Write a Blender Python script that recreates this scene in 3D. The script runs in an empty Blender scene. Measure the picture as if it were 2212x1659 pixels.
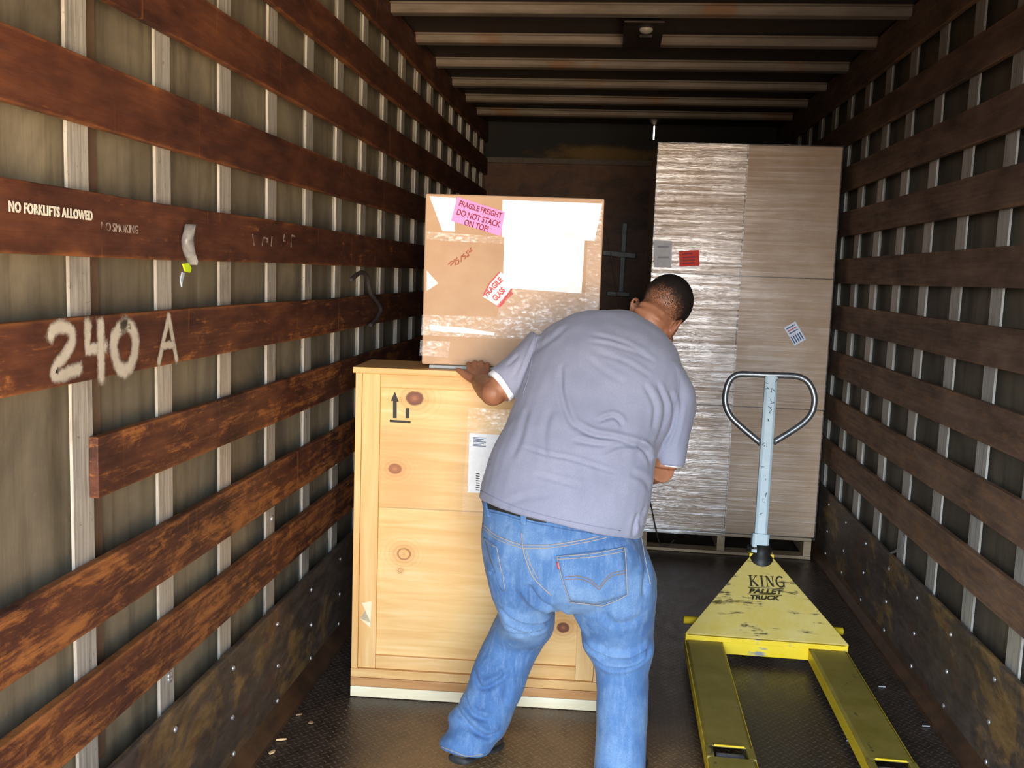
import bpy, math, random
import numpy as np
from mathutils import Vector, Matrix
from mathutils.bvhtree import BVHTree
from mathutils import noise as mnoise
random.seed(7)
SC = bpy.context.scene
COL = SC.collection
# ------------------------------------------------------------------ camera
IW, IH, FPX, EYE = 2212, 1659, 2050.0, 1.64
def _cam_axes():
    d = np.array([1325-IW/2, 597-IH/2, FPX]); d /= np.linalg.norm(d)
    t = np.array([-0.047, 1, 0.0]); t -= d*np.dot(t, d); t /= np.linalg.norm(t)
    return np.array([np.cross(t, d), d, -t])
RW = _cam_axes()
cd = bpy.data.cameras.new('camera'); cam = bpy.data.objects.new('camera', cd); COL.objects.link(cam)
cd.sensor_fit = 'HORIZONTAL'; cd.sensor_width = 36; cd.lens = 36*FPX/IW; cd.clip_start = 0.05
_r, _u, _b = RW@np.array([1, 0, 0]), RW@np.array([0, -1, 0]), RW@np.array([0, 0, -1])
cam.matrix_world = Matrix(((_r[0], _u[0], _b[0], 0), (_r[1], _u[1], _b[1], 0), (_r[2], _u[2], _b[2], EYE), (0, 0, 0, 1)))
SC.camera = cam
# ------------------------------------------------------------------ light: open sky and sunlit yard behind the open rear door
SC.view_settings.view_transform = 'Standard'; SC.view_settings.look = 'None'
SC.view_settings.gamma = 1; SC.view_settings.use_curve_mapping = False
SC.view_settings.exposure = 1.0
SKY, GROUND = 8.0, 20.0
REAR = -1.0                     # y of the rear door opening
w = bpy.data.worlds.new('sky'); SC.world = w; w.use_nodes = True
nt = w.node_tree; nt.nodes.clear()
def wn(t, **k):
    n = nt.nodes.new(t)
    for a, b in k.items(): setattr(n, a, b)
    return n
tc = wn('ShaderNodeTexCoord'); sp = wn('ShaderNodeSeparateXYZ'); nt.links.new(tc.outputs['Generated'], sp.inputs[0])
def wramp(sock, a, b, stops):
    m = wn('ShaderNodeMapRange'); m.inputs[1].default_value = a; m.inputs[2].default_value = b; nt.links.new(sock, m.inputs[0])
    r = wn('ShaderNodeValToRGB'); nt.links.new(m.outputs[0], r.inputs[0])
    while len(r.color_ramp.elements) < len(stops): r.color_ramp.elements.new(0.5)
    for e, (p, c) in zip(r.color_ramp.elements, stops): e.position = p; e.color = (*c, 1)
    return r.outputs[0]
def wmul(c, s):
    m = wn('ShaderNodeVectorMath', operation='SCALE'); nt.links.new(c, m.inputs[0]); m.inputs['Scale'].default_value = s; return m.outputs[0]
skyc = wmul(wramp(sp.outputs[2], 0, 1, [(0, (.95, .97, 1.0)), (.2, (.70, .85, 1.0)), (1, (.28, .48, .95))]), SKY)
grdc = wmul(wramp(sp.outputs[0], -.5, .5, [(0, (.018, .016, .014)), (.42, (.05, .042, .034)), (.70, (.55, .42, .28)), (1, (.95, .74, .50))]), GROUND)
mx = wn('ShaderNodeMix', data_type='RGBA')
mr = wn('ShaderNodeMapRange'); mr.inputs[1].default_value = -.03; mr.inputs[2].default_value = .03
nt.links.new(sp.outputs[2], mr.inputs[0]); nt.links.new(mr.outputs[0], mx.inputs[0])
nt.links.new(grdc, mx.inputs[6]); nt.links.new(skyc, mx.inputs[7])
side = wramp(sp.outputs[0], -1, 1, [(0, (3.6, 3.6, 3.6)), (.45, (1.1, 1.1, 1.1)), (1, (.75, .73, .72))])
mm = wn('ShaderNodeVectorMath', operation='MULTIPLY'); nt.links.new(mx.outputs[2], mm.inputs[0]); nt.links.new(side, mm.inputs[1])
bg = wn('ShaderNodeBackground'); nt.links.new(mm.outputs[0], bg.inputs[0]); bg.inputs[1].default_value = 1
wo = wn('ShaderNodeOutputWorld'); nt.links.new(bg.outputs[0], wo.inputs[0])
ld = bpy.data.lights.new('door_portal', 'AREA'); ld.shape = 'RECTANGLE'; ld.size = 2.56; ld.size_y = 2.62
ld.cycles.is_portal = True
lo = bpy.data.objects.new('door_portal', ld); COL.objects.link(lo); lo.location = (.075, REAR-.02, 1.31); lo.rotation_euler = (math.pi/2, 0, 0)

# ------------------------------------------------------------------ pixel -> place helpers (the photograph's frame)
def ray(px, py): return RW@np.array([px-IW/2, py-IH/2, FPX])
O3 = np.array([0, 0, EYE])
def at(px, py, Y): v = ray(px, py); return Vector(v*(Y/v[1])+O3)
def atX(px, py, X): v = ray(px, py); return Vector(v*(X/v[0])+O3)
def atZ(px, py, z=0): v = ray(px, py); return Vector(v*((z-EYE)/v[2])+O3)
def on_plane(px, py, p, n):
    v = Vector(ray(px, py)); o = Vector(O3); return o+v*((Vector(p)-o).dot(n)/v.dot(n))
# ------------------------------------------------------------------ materials
def S(h):
    f = lambda c: c/12.92 if c <= .04045 else ((c+.055)/1.055)**2.4
    return tuple(f(int(h[i:i+2], 16)/255) for i in (0, 2, 4))
class M:
    def __init__(s, name):
        s.m = bpy.data.materials.new(name); s.m.use_nodes = True; s.t = s.m.node_tree; s.t.nodes.clear()
        s.geo = s.n('ShaderNodeNewGeometry'); s.pos = s.geo.outputs['Position']; s.tc = None
    def n(s, t, **k):
        x = s.t.nodes.new(t)
        for a, b in k.items(): setattr(x, a, b)
        return x
    def put(s, sock, v):
        if v is None: return
        if isinstance(v, bpy.types.NodeSocket): s.t.links.new(v, sock)
        elif isinstance(v, (tuple, list)): sock.default_value = (*v, 1) if (len(v) == 3 and sock.type == 'RGBA') else v
        else:
            sock.default_value = (v, v, v, 1) if sock.type == 'RGBA' else v
    def coord(s, kind):
        if not s.tc: s.tc = s.n('ShaderNodeTexCoord')
        return s.tc.outputs[kind]
    def xyz(s, v=None):
        x = s.n('ShaderNodeSeparateXYZ'); s.put(x.inputs[0], v or s.pos); return x.outputs
    def scaled(s, sc, v=None, off=(0, 0, 0)):
        x = s.n('ShaderNodeMapping'); s.put(x.inputs[0], v or s.pos); x.inputs['Scale'].default_value = sc; x.inputs['Location'].default_value = off; return x.outputs[0]
    def noise(s, sc=(1, 1, 1), detail=4, rough=.6, v=None, dist=0, off=(0, 0, 0)):
        if not isinstance(sc, tuple): sc = (sc, sc, sc)
        x = s.n('ShaderNodeTexNoise'); x.inputs['Scale'].default_value = 1; x.inputs['Detail'].default_value = detail
        x.inputs['Roughness'].default_value = rough; x.inputs['Distortion'].default_value = dist
        s.put(x.inputs['Vector'], s.scaled(sc, v, off)); return x.outputs['Fac']
    def ramp(s, f, stops):
        r = s.n('ShaderNodeValToRGB'); s.put(r.inputs[0], f); e = r.color_ramp.elements
        while len(e) < len(stops): e.new(.5)
        for q, (p, c) in zip(e, stops):
            q.position = p; q.color = (*S(c), 1) if isinstance(c, str) else ((c, c, c, 1) if not isinstance(c, tuple) else (*c, 1))
        return r.outputs[0]
    def mix(s, f, a, b, blend='MIX'):
        x = s.n('ShaderNodeMix', data_type='RGBA', blend_type=blend)
        a = S(a) if isinstance(a, str) else a; b = S(b) if isinstance(b, str) else b
        s.put(x.inputs[0], f); s.put(x.inputs[6], a); s.put(x.inputs[7], b); return x.outputs[2]
    def math(s, op, a, b=None, c=None, clamp=False):
        x = s.n('ShaderNodeMath', operation=op, use_clamp=clamp); s.put(x.inputs[0], a); s.put(x.inputs[1], b); s.put(x.inputs[2], c); return x.outputs[0]
    def rng(s, v, a, b, c=0, d=1, smooth=True):
        x = s.n('ShaderNodeMapRange', interpolation_type='SMOOTHSTEP' if smooth else 'LINEAR'); s.put(x.inputs[0], v)
        for i, q in enumerate((a, b, c, d)): s.put(x.inputs[i+1], q)
        return x.outputs[0]
    def rand(s): return s.n('ShaderNodeObjectInfo').outputs['Random']
    def out(s, col, rough=.6, metal=0, bump=None, bstr=.3, bdist=.01, alpha=None, coat=0, coat_rough=.1, spec=.5, sheen=0, sss=0):
        b = s.n('ShaderNodeBsdfPrincipled'); col = S(col) if isinstance(col, str) else col
        s.put(b.inputs['Base Color'], col); s.put(b.inputs['Roughness'], rough); s.put(b.inputs['Metallic'], metal)
        s.put(b.inputs['Coat Weight'], coat); s.put(b.inputs['Coat Roughness'], coat_rough); s.put(b.inputs['Specular IOR Level'], spec)
        s.put(b.inputs['Sheen Weight'], sheen)
        if sss: b.inputs['Subsurface Weight'].default_value = sss; b.inputs['Subsurface Radius'].default_value = (.01, .004, .002)
        if alpha is not None: s.put(b.inputs['Alpha'], alpha)
        if bump is not None:
            q = s.n('ShaderNodeBump'); q.inputs['Strength'].default_value = bstr; q.inputs['Distance'].default_value = bdist
            s.put(q.inputs['Height'], bump); s.t.links.new(q.outputs[0], b.inputs['Normal'])
        o = s.n('ShaderNodeOutputMaterial'); s.t.links.new(b.outputs[0], o.inputs[0]); s.bsdf = b; return s.m

def slat_mat(name, cols, scratch, amount):
    m = M(name)
    r = m.rand(); off = m.n('ShaderNodeCombineXYZ'); m.put(off.inputs[0], m.math('MULTIPLY', r, 37.0)); m.put(off.inputs[1], m.math('MULTIPLY', r, 11.0))
    va = m.n('ShaderNodeVectorMath', operation='ADD'); m.put(va.inputs[0], m.pos); m.put(va.inputs[1], off.outputs[0]); v = va.outputs[0]
    grain = m.noise((30, 2.2, 70), 5, .65, v); blot = m.noise((6, 3.0, 9), 4, .7, v); vert = m.noise((8, 30, 2.0), 3, .6, v)
    c = m.ramp(blot, [(.30, cols[0]), (.5, cols[1]), (.72, cols[2])])
    c = m.mix(m.rng(grain, .35, .75, 0, .6), c, m.mix(.5, c, cols[0]))
    g = m.coord('Generated'); gz = m.xyz(g)[2]
    edge = m.math('ABSOLUTE', m.math('SUBTRACT', gz, .5))
    em = m.rng(m.math('ADD', edge, m.math('MULTIPLY', m.math('SUBTRACT', blot, .5), .35)), .42, .55)
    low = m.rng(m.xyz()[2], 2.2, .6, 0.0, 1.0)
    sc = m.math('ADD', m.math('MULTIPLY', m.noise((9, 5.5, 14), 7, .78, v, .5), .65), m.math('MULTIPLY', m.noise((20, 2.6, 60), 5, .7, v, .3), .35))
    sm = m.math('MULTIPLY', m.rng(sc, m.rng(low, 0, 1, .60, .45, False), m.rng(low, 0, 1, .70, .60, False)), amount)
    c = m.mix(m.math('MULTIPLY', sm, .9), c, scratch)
    c = m.mix(m.math('MULTIPLY', em, .45), c, scratch)
    c = m.mix(m.rng(vert, .64, .76, 0, .35), c, scratch)
    return m.out(c, m.rng(grain, .3, .7, .55, .8), 0, grain, .35, .004, spec=.3)
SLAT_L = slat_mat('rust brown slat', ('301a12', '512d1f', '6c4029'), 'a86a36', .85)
SLAT_R = slat_mat('skylit grey slat', ('46372d', '675042', '7d6452'), '946a42', .5)  # right boards: greyness of skylight and extra brightness put into the colour
def panel_mat(name, a, b, c, st):
    m = M(name); s = m.noise((9, 14, 1.0), 5, .65); bl = m.noise((1.5, 2.2, 1.4), 5, .65, dist=.6); f = m.noise((60, 90, 12), 3)
    col = m.ramp(bl, [(.28, a), (.5, b), (.72, c)]); col = m.mix(m.rng(s, .45, .72, 0, .55), col, st)
    col = m.mix(m.rng(m.noise(14, 5, .7, off=(3, 1, 2)), .62, .72, 0, .3), col, c)
    return m.out(col, .55, 0, f, .12, .004, spec=.4)
PANEL_L = panel_mat('grimy wall panel', '50483b', '736957', '938870', '40382d')
PANEL_R = panel_mat('dark wall panel', '453e34', '5c5244', '706655', '322b22')  # panel tone raised too, standing in for light the right wall lacks
def post_mat():
    m = M('worn pale post'); s = m.noise((70, 110, 3.5), 5, .7); b = m.noise((5, 9, 4), 4, .65); f = m.noise((40, 60, 60), 4, .7)
    c = m.ramp(s, [(.28, '7a756d'), (.5, 'aaa59b'), (.75, 'c8c4bb')]); c = m.mix(m.rng(b, .52, .72, 0, .55), c, '716a5e')
    c = m.mix(m.rng(f, .62, .72, 0, .6), c, '4a443c')
    return m.out(c, .42, .25, s, .2, .003)
POST = post_mat()
def floor_mat():
    m = M('worn tread plate floor'); P = m.xyz()
    s = .034
    def loz(px, py, ang, ox, oy):
        # one lattice of raised bars at +-45 degrees
        u = m.math('ADD', m.math('DIVIDE', px, s), ox); v = m.math('ADD', m.math('DIVIDE', py, s), oy)
        fu = m.math('SUBTRACT', m.math('FRACT', u), .5); fv = m.math('SUBTRACT', m.math('FRACT', v), .5)
        ca, sa = math.cos(ang), math.sin(ang)
        a = m.math('ADD', m.math('MULTIPLY', fu, ca), m.math('MULTIPLY', fv, sa)); b = m.math('SUBTRACT', m.math('MULTIPLY', fv, ca), m.math('MULTIPLY', fu, sa))
        d = m.math('SQRT', m.math('ADD', m.math('POWER', m.math('DIVIDE', a, .40), 2), m.math('POWER', m.math('DIVIDE', b, .11), 2)))
        return m.rng(d, 1.0, .45)
    h = m.math('MAXIMUM', loz(P[0], P[1], math.pi/4, 0, 0), loz(P[0], P[1], -math.pi/4, .5, .5))
    n1 = m.noise(2.2, 5, .65); n2 = m.noise((18, 9, 1), 5, .7)
    # wear: a light-brown scuffed lane in the middle by the door
    dx = m.math('DIVIDE', m.math('ADD', P[0], .12), .75); dy = m.math('DIVIDE', m.math('SUBTRACT', P[1], 2.45), 1.0)
    r = m.math('SQRT', m.math('ADD', m.math('POWER', dx, 2), m.math('POWER', dy, 2)))
    wear = m.rng(m.math('ADD', r, m.math('MULTIPLY', m.math('SUBTRACT', n1, .5), .8)), 1.2, .6)
    c = m.ramp(n2, [(.3, '2e2520'), (.55, '423730'), (.8, '52453b')])
    c = m.mix(m.math('MULTIPLY', wear, .85), c, m.ramp(n2, [(.3, '745634'), (.7, 'a88457')]))
    c = m.mix(m.math('MULTIPLY', h, m.rng(wear, 0, 1, .18, .5, False)), c, 'b29a78')
    return m.out(c, m.rng(n2, .3, .7, .28, .48), .15, m.math('ADD', h, m.math('MULTIPLY', n2, .15)), .7, .0025)
FLOOR = floor_mat()
def kick_mat():
    m = M('stained kick board'); n1 = m.noise((4, 2.4, 3), 5, .7, dist=.5); n2 = m.noise((30, 8, 26), 5, .7); n3 = m.noise((2, 3.4, 5), 4, .6, off=(5, 2, 1))
    c = m.ramp(n2, [(.3, '352b24'), (.5, '4a3e34'), (.75, '61534a')])
    c = m.mix(m.rng(n1, .50, .64, 0, .75), c, m.ramp(n2, [(.3, '644a29'), (.7, '9a7842')]))
    c = m.mix(m.rng(n3, .58, .7, 0, .5), c, '5a3322')
    return m.out(c, .6, .1, n2, .25, .003)
KICK = kick_mat()
def simple(name, a, b=None, rough=.6, metal=0, sc=30, bstr=.15, **k):
    m = M(name); n = m.noise(sc, 4, .65); c = m.ramp(n, [(.3, a), (.7, b or a)]); return m.out(c, rough, metal, n, bstr, .002, **k)
CEIL = simple('dark roof panel', '2a1f19', '3a2c23', .7, 0, 5)
def rib_mat():
    m = M('dusty roof rib'); n = m.noise((3, 20, 20), 5, .65); o = m.noise((2.5, 2, 2), 3, .6, off=(4, 0, 0))
    c = m.ramp(n, [(.3, '63574a'), (.7, '83766a')]); c = m.mix(m.rng(o, .56, .70, 0, .7), c, '7a5230'); return m.out(c, .5, .2, n, .2, .002)
RIB = rib_mat()
def ply_dark():
    m = M('dark plywood'); n = m.noise((4, 4, 7), 5, .65, dist=1.0); c = m.ramp(n, [(.3, '2f1c12'), (.5, '573620'), (.75, '70492c')]); return m.out(c, .6, 0, n, .1, .002)
PLYDARK = ply_dark()
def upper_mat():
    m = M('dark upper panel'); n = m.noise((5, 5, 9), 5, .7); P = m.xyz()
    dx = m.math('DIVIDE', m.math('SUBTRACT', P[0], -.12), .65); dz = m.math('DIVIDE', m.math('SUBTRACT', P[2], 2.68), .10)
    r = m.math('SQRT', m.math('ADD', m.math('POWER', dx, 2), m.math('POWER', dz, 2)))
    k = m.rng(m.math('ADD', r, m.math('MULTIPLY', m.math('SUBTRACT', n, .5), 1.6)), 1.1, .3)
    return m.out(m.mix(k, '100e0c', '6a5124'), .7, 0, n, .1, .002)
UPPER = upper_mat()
def pine_mat(name, a, b, c, grain_axis=2, knots=()):
    m = M(name); v = m.coord('Object')
    sc = [26, 26, 26]; sc[grain_axis] = 1.6
    g = m.noise(tuple(sc), 4, .6, v, .8); bl = m.noise(2.5, 3, .5, v)
    col = m.ramp(g, [(.25, a), (.55, b), (.8, c)]); col = m.mix(m.rng(bl, .5, .75, 0, .35), col, a)
    return m, v, g, col
def pine(name, a, b, c, ax=2): m, v, g, col = pine_mat(name, a, b, c, ax); return m.out(col, .5, 0, g, .06, .001)
PINE_V = pine('pine board upright grain', 'd29b54', 'e4b777', 'eeca95', 2)
PINE_H = pine('pine board level grain', 'cd9550', 'e3b474', 'edc792', 0)
PINE_B = pine('reddish base board', 'ae753d', 'c58e56', 'd3a069', 0)
PINE_W = pine('fresh pale skid wood', 'e6cfa0', 'f0e2bf', 'f7efd8', 0)
PALLET = pine('grey brown pallet wood', '8a7257', 'ab9272', 'c4ac8a', 0)
CHIPM = pine('raw wood chip', 'd8a766', 'e9c38c', 'f0d6a8', 0)
def board(name, a, b, sc=6, rough=.75):
    m = M(name); n = m.noise(sc, 4, .6); f = m.noise((90, 90, 6), 3, .6); c = m.ramp(n, [(.3, a), (.7, b)]); return m.out(c, rough, 0, f, .06, .001, spec=.3)
CARD = board('light tan cardboard', 'b8977a', 'c6a688')
CARD_D = board('grey tan cardboard', 'a98a6b', 'b79a7b')
WHITE = simple('white paper', 'f2f2f0', 'ffffff', .6, 0, 40, .03)
GREYPAPER = simple('grey paper', 'b4b4b8', 'c4c4c8', .6, 0, 40, .03)
PINK = simple('pink sticker', 'f58ad0', 'fb96da', .5, 0, 20, .02)
INK = simple('dark red ink', '7d1636', '8c1c3e', .6)
BLACKINK = simple('black ink', '1d1a18', '2c2825', .6)
REDINK = simple('red ink', 'c4434a', 'cf5257', .6)
REDPOUCH = simple('red pouch', 'd42c12', 'e03a1c', .65, 0, 60, .1)
LABELW = simple('blue white label', 'd5dbe8', 'e4e9f4', .5)
BLUEINK = simple('dark blue ink', '24406e', '30507f', .5)
STENCIL = None
def film(name, amount, rough, sc, off, bstr, thr, col=(.98, .98, 1)):
    m = M(name); n = m.noise(sc, 5, .68, off=off, dist=.4); n2 = m.noise((3, 3, 3.2), 3, .5, off=off)
    g = m.n('ShaderNodeBsdfGlossy'); g.inputs['Roughness'].default_value = rough; g.inputs['Color'].default_value = (*col, 1)
    q = m.n('ShaderNodeBump'); q.inputs['Strength'].default_value = bstr; q.inputs['Distance'].default_value = .01; m.put(q.inputs['Height'], n); m.t.links.new(q.outputs[0], g.inputs['Normal'])
    t = m.n('ShaderNodeBsdfTransparent'); x = m.n('ShaderNodeMixShader')
    m.put(x.inputs[0], m.math('MULTIPLY', m.rng(m.math('ADD', m.math('MULTIPLY', n, .6), m.math('MULTIPLY', n2, .4)), thr[0], thr[1], thr[2], thr[3]), amount))
    m.t.links.new(t.outputs[0], x.inputs[1]); m.t.links.new(g.outputs[0], x.inputs[2])
    o = m.n('ShaderNodeOutputMaterial'); m.t.links.new(x.outputs[0], o.inputs[0]); return m.m
WRAP_HEAVY = film('heavy stretch film', 1.0, .22, (1.6, 2, 44), (0, 0, 0), .55, (.36, .72, .07, .36))
WRAP_LIGHT = film('single layer stretch film', 1.0, .30, (1.2, 2, 48), (3, 0, 1), .35, (.35, .7, .03, .13))
TAPE = film('clear packing tape', 1.0, .20, (40, 5, 9), (1, 2, 3), .35, (.38, .66, .06, .40))
TAPE_THIN = film('thin clear tape', 1.0, .25, (45, 5, 80), (6, 1, 2), .4, (.48, .72, .02, .20))
TAPE_WHITE = film('shiny tape layers', 1.0, .28, (50, 5, 6), (2, 7, 3), .35, (.36, .66, .14, .55), (.93, .97, 1))
STEEL = simple('bare worn steel tube', '7d8084', 'a3a6aa', .32, .85, 30)
SILVER = None
def paint(name, a, b, chip, thr, rough=.42, ax=(8, 30, 30)):
    m = M(name); n = m.noise(ax, 5, .7); n2 = m.noise(9, 5, .7, off=(2, 3, 1)); k = m.rng(m.math('ADD', m.math('MULTIPLY', n, .6), m.math('MULTIPLY', n2, .4)), thr, thr+.07)
    return m.out(m.mix(k, m.ramp(n2, [(.3, a), (.7, b)]), chip), rough, m.math('MULTIPLY', k, .5), n, .12, .002)
SILVER = paint('pale grey handle paint', 'a9bcc3', 'c2d0d4', '4a4c4c', .62, .42, (60, 60, 14))
YELLOW_P = paint('scuffed pale yellow paint', 'cdb255', 'd6c27a', '7d7048', .545, .4, (4, 30, 30))
YELLOW = paint('yellow paint', 'd8b516', 'e0c234', '55503e', .66, .4)
FORKY = paint('dirty yellow fork paint', '7d6d26', '95833c', '45443a', .58, .5, (14, 5, 14))
DARKM = simple('black oily metal', '1c1b1a', '33302c', .5, .4, 40)
BOLT = simple('zinc bolt', 'b9bcc0', 'd8dadd', .3, .8, 60)
TREAD = simple('grey roller', '66666a', '83838a', .5, .2)
# ------------------------------------------------------------------ mesh helpers
class MB:
    def __init__(s): s.v = []; s.f = []
    def add(s, vs, fs):
        o = len(s.v); s.v += [tuple(v) for v in vs]; s.f += [tuple(i+o for i in f) for f in fs]; return s
    def box(s, x0, x1, y0, y1, z0, z1, T=None):
        vs = [Vector(p) for p in ((x0, y0, z0), (x1, y0, z0), (x1, y1, z0), (x0, y1, z0), (x0, y0, z1), (x1, y0, z1), (x1, y1, z1), (x0, y1, z1))]
        if T: vs = [T(*v) for v in vs]
        return s.add(vs, [(0, 3, 2, 1), (4, 5, 6, 7), (0, 1, 5, 4), (1, 2, 6, 5), (2, 3, 7, 6), (3, 0, 4, 7)])
    def slab(s, poly, n, t):
        # closed polygon (list of Vectors) thickened along n
        n = Vector(n)*t; k = len(poly); vs = list(poly)+[p+n for p in poly]
        return s.add(vs, [tuple(range(k))[::-1], tuple(range(k, 2*k))]+[(i, (i+1) % k, k+(i+1) % k, k+i) for i in range(k)])
    def loft(s, rings, cap=True):
        k = len(rings[0]); vs = [p for r in rings for p in r]; fs = []
        for j in range(len(rings)-1):
            for i in range(k): a = j*k+i; b = j*k+(i+1) % k; fs.append((a, b, b+k, a+k))
        if cap: fs += [tuple(range(k))[::-1], tuple(range((len(rings)-1)*k, len(rings)*k))]
        return s.add(vs, fs)
    def tube(s, pts, r, n=12, cap=True, closed=False):
        pts = [Vector(p) for p in pts]; rs = r if isinstance(r, (list, tuple)) else [r]*len(pts); rings = []; up = None
        for i, p in enumerate(pts):
            if closed: d = pts[(i+1) % len(pts)]-pts[i-1]
            else: d = pts[min(i+1, len(pts)-1)]-pts[max(i-1, 0)]
            d.normalize()
            if up is None: up = Vector((0, 0, 1)) if abs(d.z) < .9 else Vector((0, 1, 0))
            a = d.cross(up); a.normalize(); b = a.cross(d); up = b
            rings.append([p+(a*math.cos(t)+b*math.sin(t))*rs[i] for t in [2*math.pi*j/n for j in range(n)]])
        if closed: rings.append(rings[0]); return s.loft(rings, False)
        return s.loft(rings, cap)
    def ball(s, c, rx, ry=None, rz=None, ax=None, n=16, m=12):
        ry = ry or rx; rz = rz or rx; c = Vector(c); ax = ax or (Vector((1, 0, 0)), Vector((0, 1, 0)), Vector((0, 0, 1)))
        rings = []
        for j in range(m+1):
            th = math.pi*(.02+.96*j/m)
            rings.append([c+ax[0]*(rx*math.sin(th)*math.cos(2*math.pi*i/n))+ax[1]*(ry*math.sin(th)*math.sin(2*math.pi*i/n))-ax[2]*(rz*math.cos(th)) for i in range(n)])
        return s.loft(rings)
    def build(s, name, mat, parent=None, bevel=0, smooth=False, sub=0):
        me = bpy.data.meshes.new(name); me.from_pydata(s.v, [], s.f); me.update()
        o = bpy.data.objects.new(name, me); COL.objects.link(o); me.materials.append(mat)
        import bmesh
        bm = bmesh.new(); bm.from_mesh(me); bmesh.ops.recalc_face_normals(bm, faces=bm.faces); bm.to_mesh(me); bm.free()
        if smooth:
            for p in me.polygons: p.use_smooth = True
        if bevel:
            b = o.modifiers.new('bevel', 'BEVEL'); b.width = bevel; b.segments = 2; b.limit_method = 'ANGLE'; b.angle_limit = .6
        if parent: attach(o, parent)
        return o
def attach(o, p):
    o.parent = p
    if p.type == 'EMPTY': o.matrix_parent_inverse = Matrix.Translation(-p.location)
def tag(o, label, cat, group=None):
    o['label'] = label; o['category'] = cat
    if group: o['group'] = group
    return o
def thing(name, loc, label, cat, group=None):
    o = bpy.data.objects.new(name, None); o.location = loc; o.empty_display_size = .1; COL.objects.link(o); return tag(o, label, cat, group)
def structure(o): o['kind'] = 'structure'; return o
def dup(root, dloc):
    r = root.copy(); COL.objects.link(r); r.location = root.location+Vector(dloc)
    for ch in list(root.children):
        c = ch.copy(); COL.objects.link(c); c.parent = r
        if root.type == 'EMPTY': c.matrix_parent_inverse = ch.matrix_parent_inverse.copy()
    return r
def bake(o):
    dg = bpy.context.evaluated_depsgraph_get(); dg.update()
    me = bpy.data.meshes.new_from_object(o.evaluated_get(dg)); o.modifiers.clear(); o.data = me; return o
def text_mesh(name, body, size, T, mat, parent, align='CENTER', offset=0, sx=1.0, spacing=1.0, thick=.0006, shear=0):
    cu = bpy.data.curves.new(name, 'FONT'); cu.body = body; cu.size = size; cu.align_x = align; cu.align_y = 'CENTER'; cu.offset = offset; cu.space_character = spacing; cu.shear = shear
    cu.extrude = thick
    t = bpy.data.objects.new(name, cu); COL.objects.link(t); bpy.context.view_layer.update()
    dg = bpy.context.evaluated_depsgraph_get(); me = bpy.data.meshes.new_from_object(t.evaluated_get(dg)); bpy.data.objects.remove(t)
    for v in me.vertices: v.co = T(v.co.x*sx, v.co.y, v.co.z)
    me.materials.clear(); me.materials.append(mat)
    o = bpy.data.objects.new(name, me); COL.objects.link(o); attach(o, parent); return o
def spray(name, lines, wd, T, mat, parent):
    # sprayed paint: ribbons whose paint thins out towards both sides (vertex attribute 'edge')
    mb = MB(); E = []
    for li, ln in enumerate(lines):
        pts = [Vector((p[0], p[1], 0)) for p in ln]; d0 = (pts[0]-pts[1]).normalized()*wd*.5; d1 = (pts[-1]-pts[-2]).normalized()*wd*.5
        pts = [pts[0]+d0]+pts+[pts[-1]+d1]; vs = []; fs = []; q = 6
        for i, p in enumerate(pts):
            d = pts[min(i+1, len(pts)-1)]-pts[max(i-1, 0)]; d.normalize(); n = Vector((-d.y, d.x, 0))
            for k in range(q+1):
                u = -1+2*k/q; e = p+n*(u*wd/2); vs.append(T(e.x, e.y, li*.0003)); E.append(max(abs(u), 1.0 if i in (0, len(pts)-1) else 0))
        for i in range(len(pts)-1):
            for k in range(q): a = i*(q+1)+k; fs.append((a, a+1, a+q+2, a+q+1))
        mb.add(vs, fs)
    o = mb.build(name, mat, parent); at_ = o.data.attributes.new('edge', 'FLOAT', 'POINT'); at_.data.foreach_set('value', E); return o
def strokes(name, lines, wd, T, mat, parent, thick=.0006, steps=1):
    # flat painted strokes: polylines in plane coordinates -> thin closed ribbons
    mb = MB()
    for ln in lines:
        pts = [Vector((p[0], p[1], 0)) for p in ln]; W = [(p[2] if len(p) > 2 else wd) for p in ln]; L, Rr = [], []
        for i, p in enumerate(pts):
            d = pts[min(i+1, len(pts)-1)]-pts[max(i-1, 0)]; d.normalize(); n = Vector((-d.y, d.x, 0))*W[i]/2
            L.append(p+n); Rr.append(p-n)
        k = len(pts); vs = [T(q.x, q.y, z) for z in (0, thick) for q in L+Rr]; fs = []
        for i in range(k-1):
            fs += [(2*k+i, 2*k+i+1, 3*k+i+1, 3*k+i), (i, k+i, k+i+1, i+1), (i, i+1, 2*k+i+1, 2*k+i), (k+i, 3*k+i, 3*k+i+1, k+i+1)]
        fs += [(0, 2*k, 3*k, k), (k-1, 2*k-1, 4*k-1, 3*k-1)]
        mb.add(vs, fs)
    return mb.build(name, mat, parent)
def arc(cx, cy, rx, ry, a0, a1, n=14): return [(cx+rx*math.cos(math.radians(a0+(a1-a0)*i/n)), cy+ry*math.sin(math.radians(a0+(a1-a0)*i/n))) for i in range(n+1)]
def sm(pts, n=6):
    # Catmull-Rom through points
    P = [Vector(p) for p in pts]; out = []
    for i in range(len(P)-1):
        a, b, c, d = P[max(i-1, 0)], P[i], P[i+1], P[min(i+2, len(P)-1)]
        for k in range(n):
            t = k/n; out.append(.5*((2*b)+(c-a)*t+(2*a-5*b+4*c-d)*t*t+(3*b-a-3*c+d)*t**3))
    return out+[P[-1]]
ORD = ['first', 'second', 'third', 'fourth', 'fifth', 'sixth', 'seventh', 'eighth', 'ninth', 'tenth', 'eleventh', 'twelfth', 'thirteenth', 'fourteenth', 'fifteenth', 'sixteenth', 'seventeenth', 'eighteenth', 'nineteenth', 'twentieth', 'twenty-first', 'twenty-second', 'twenty-third']
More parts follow.
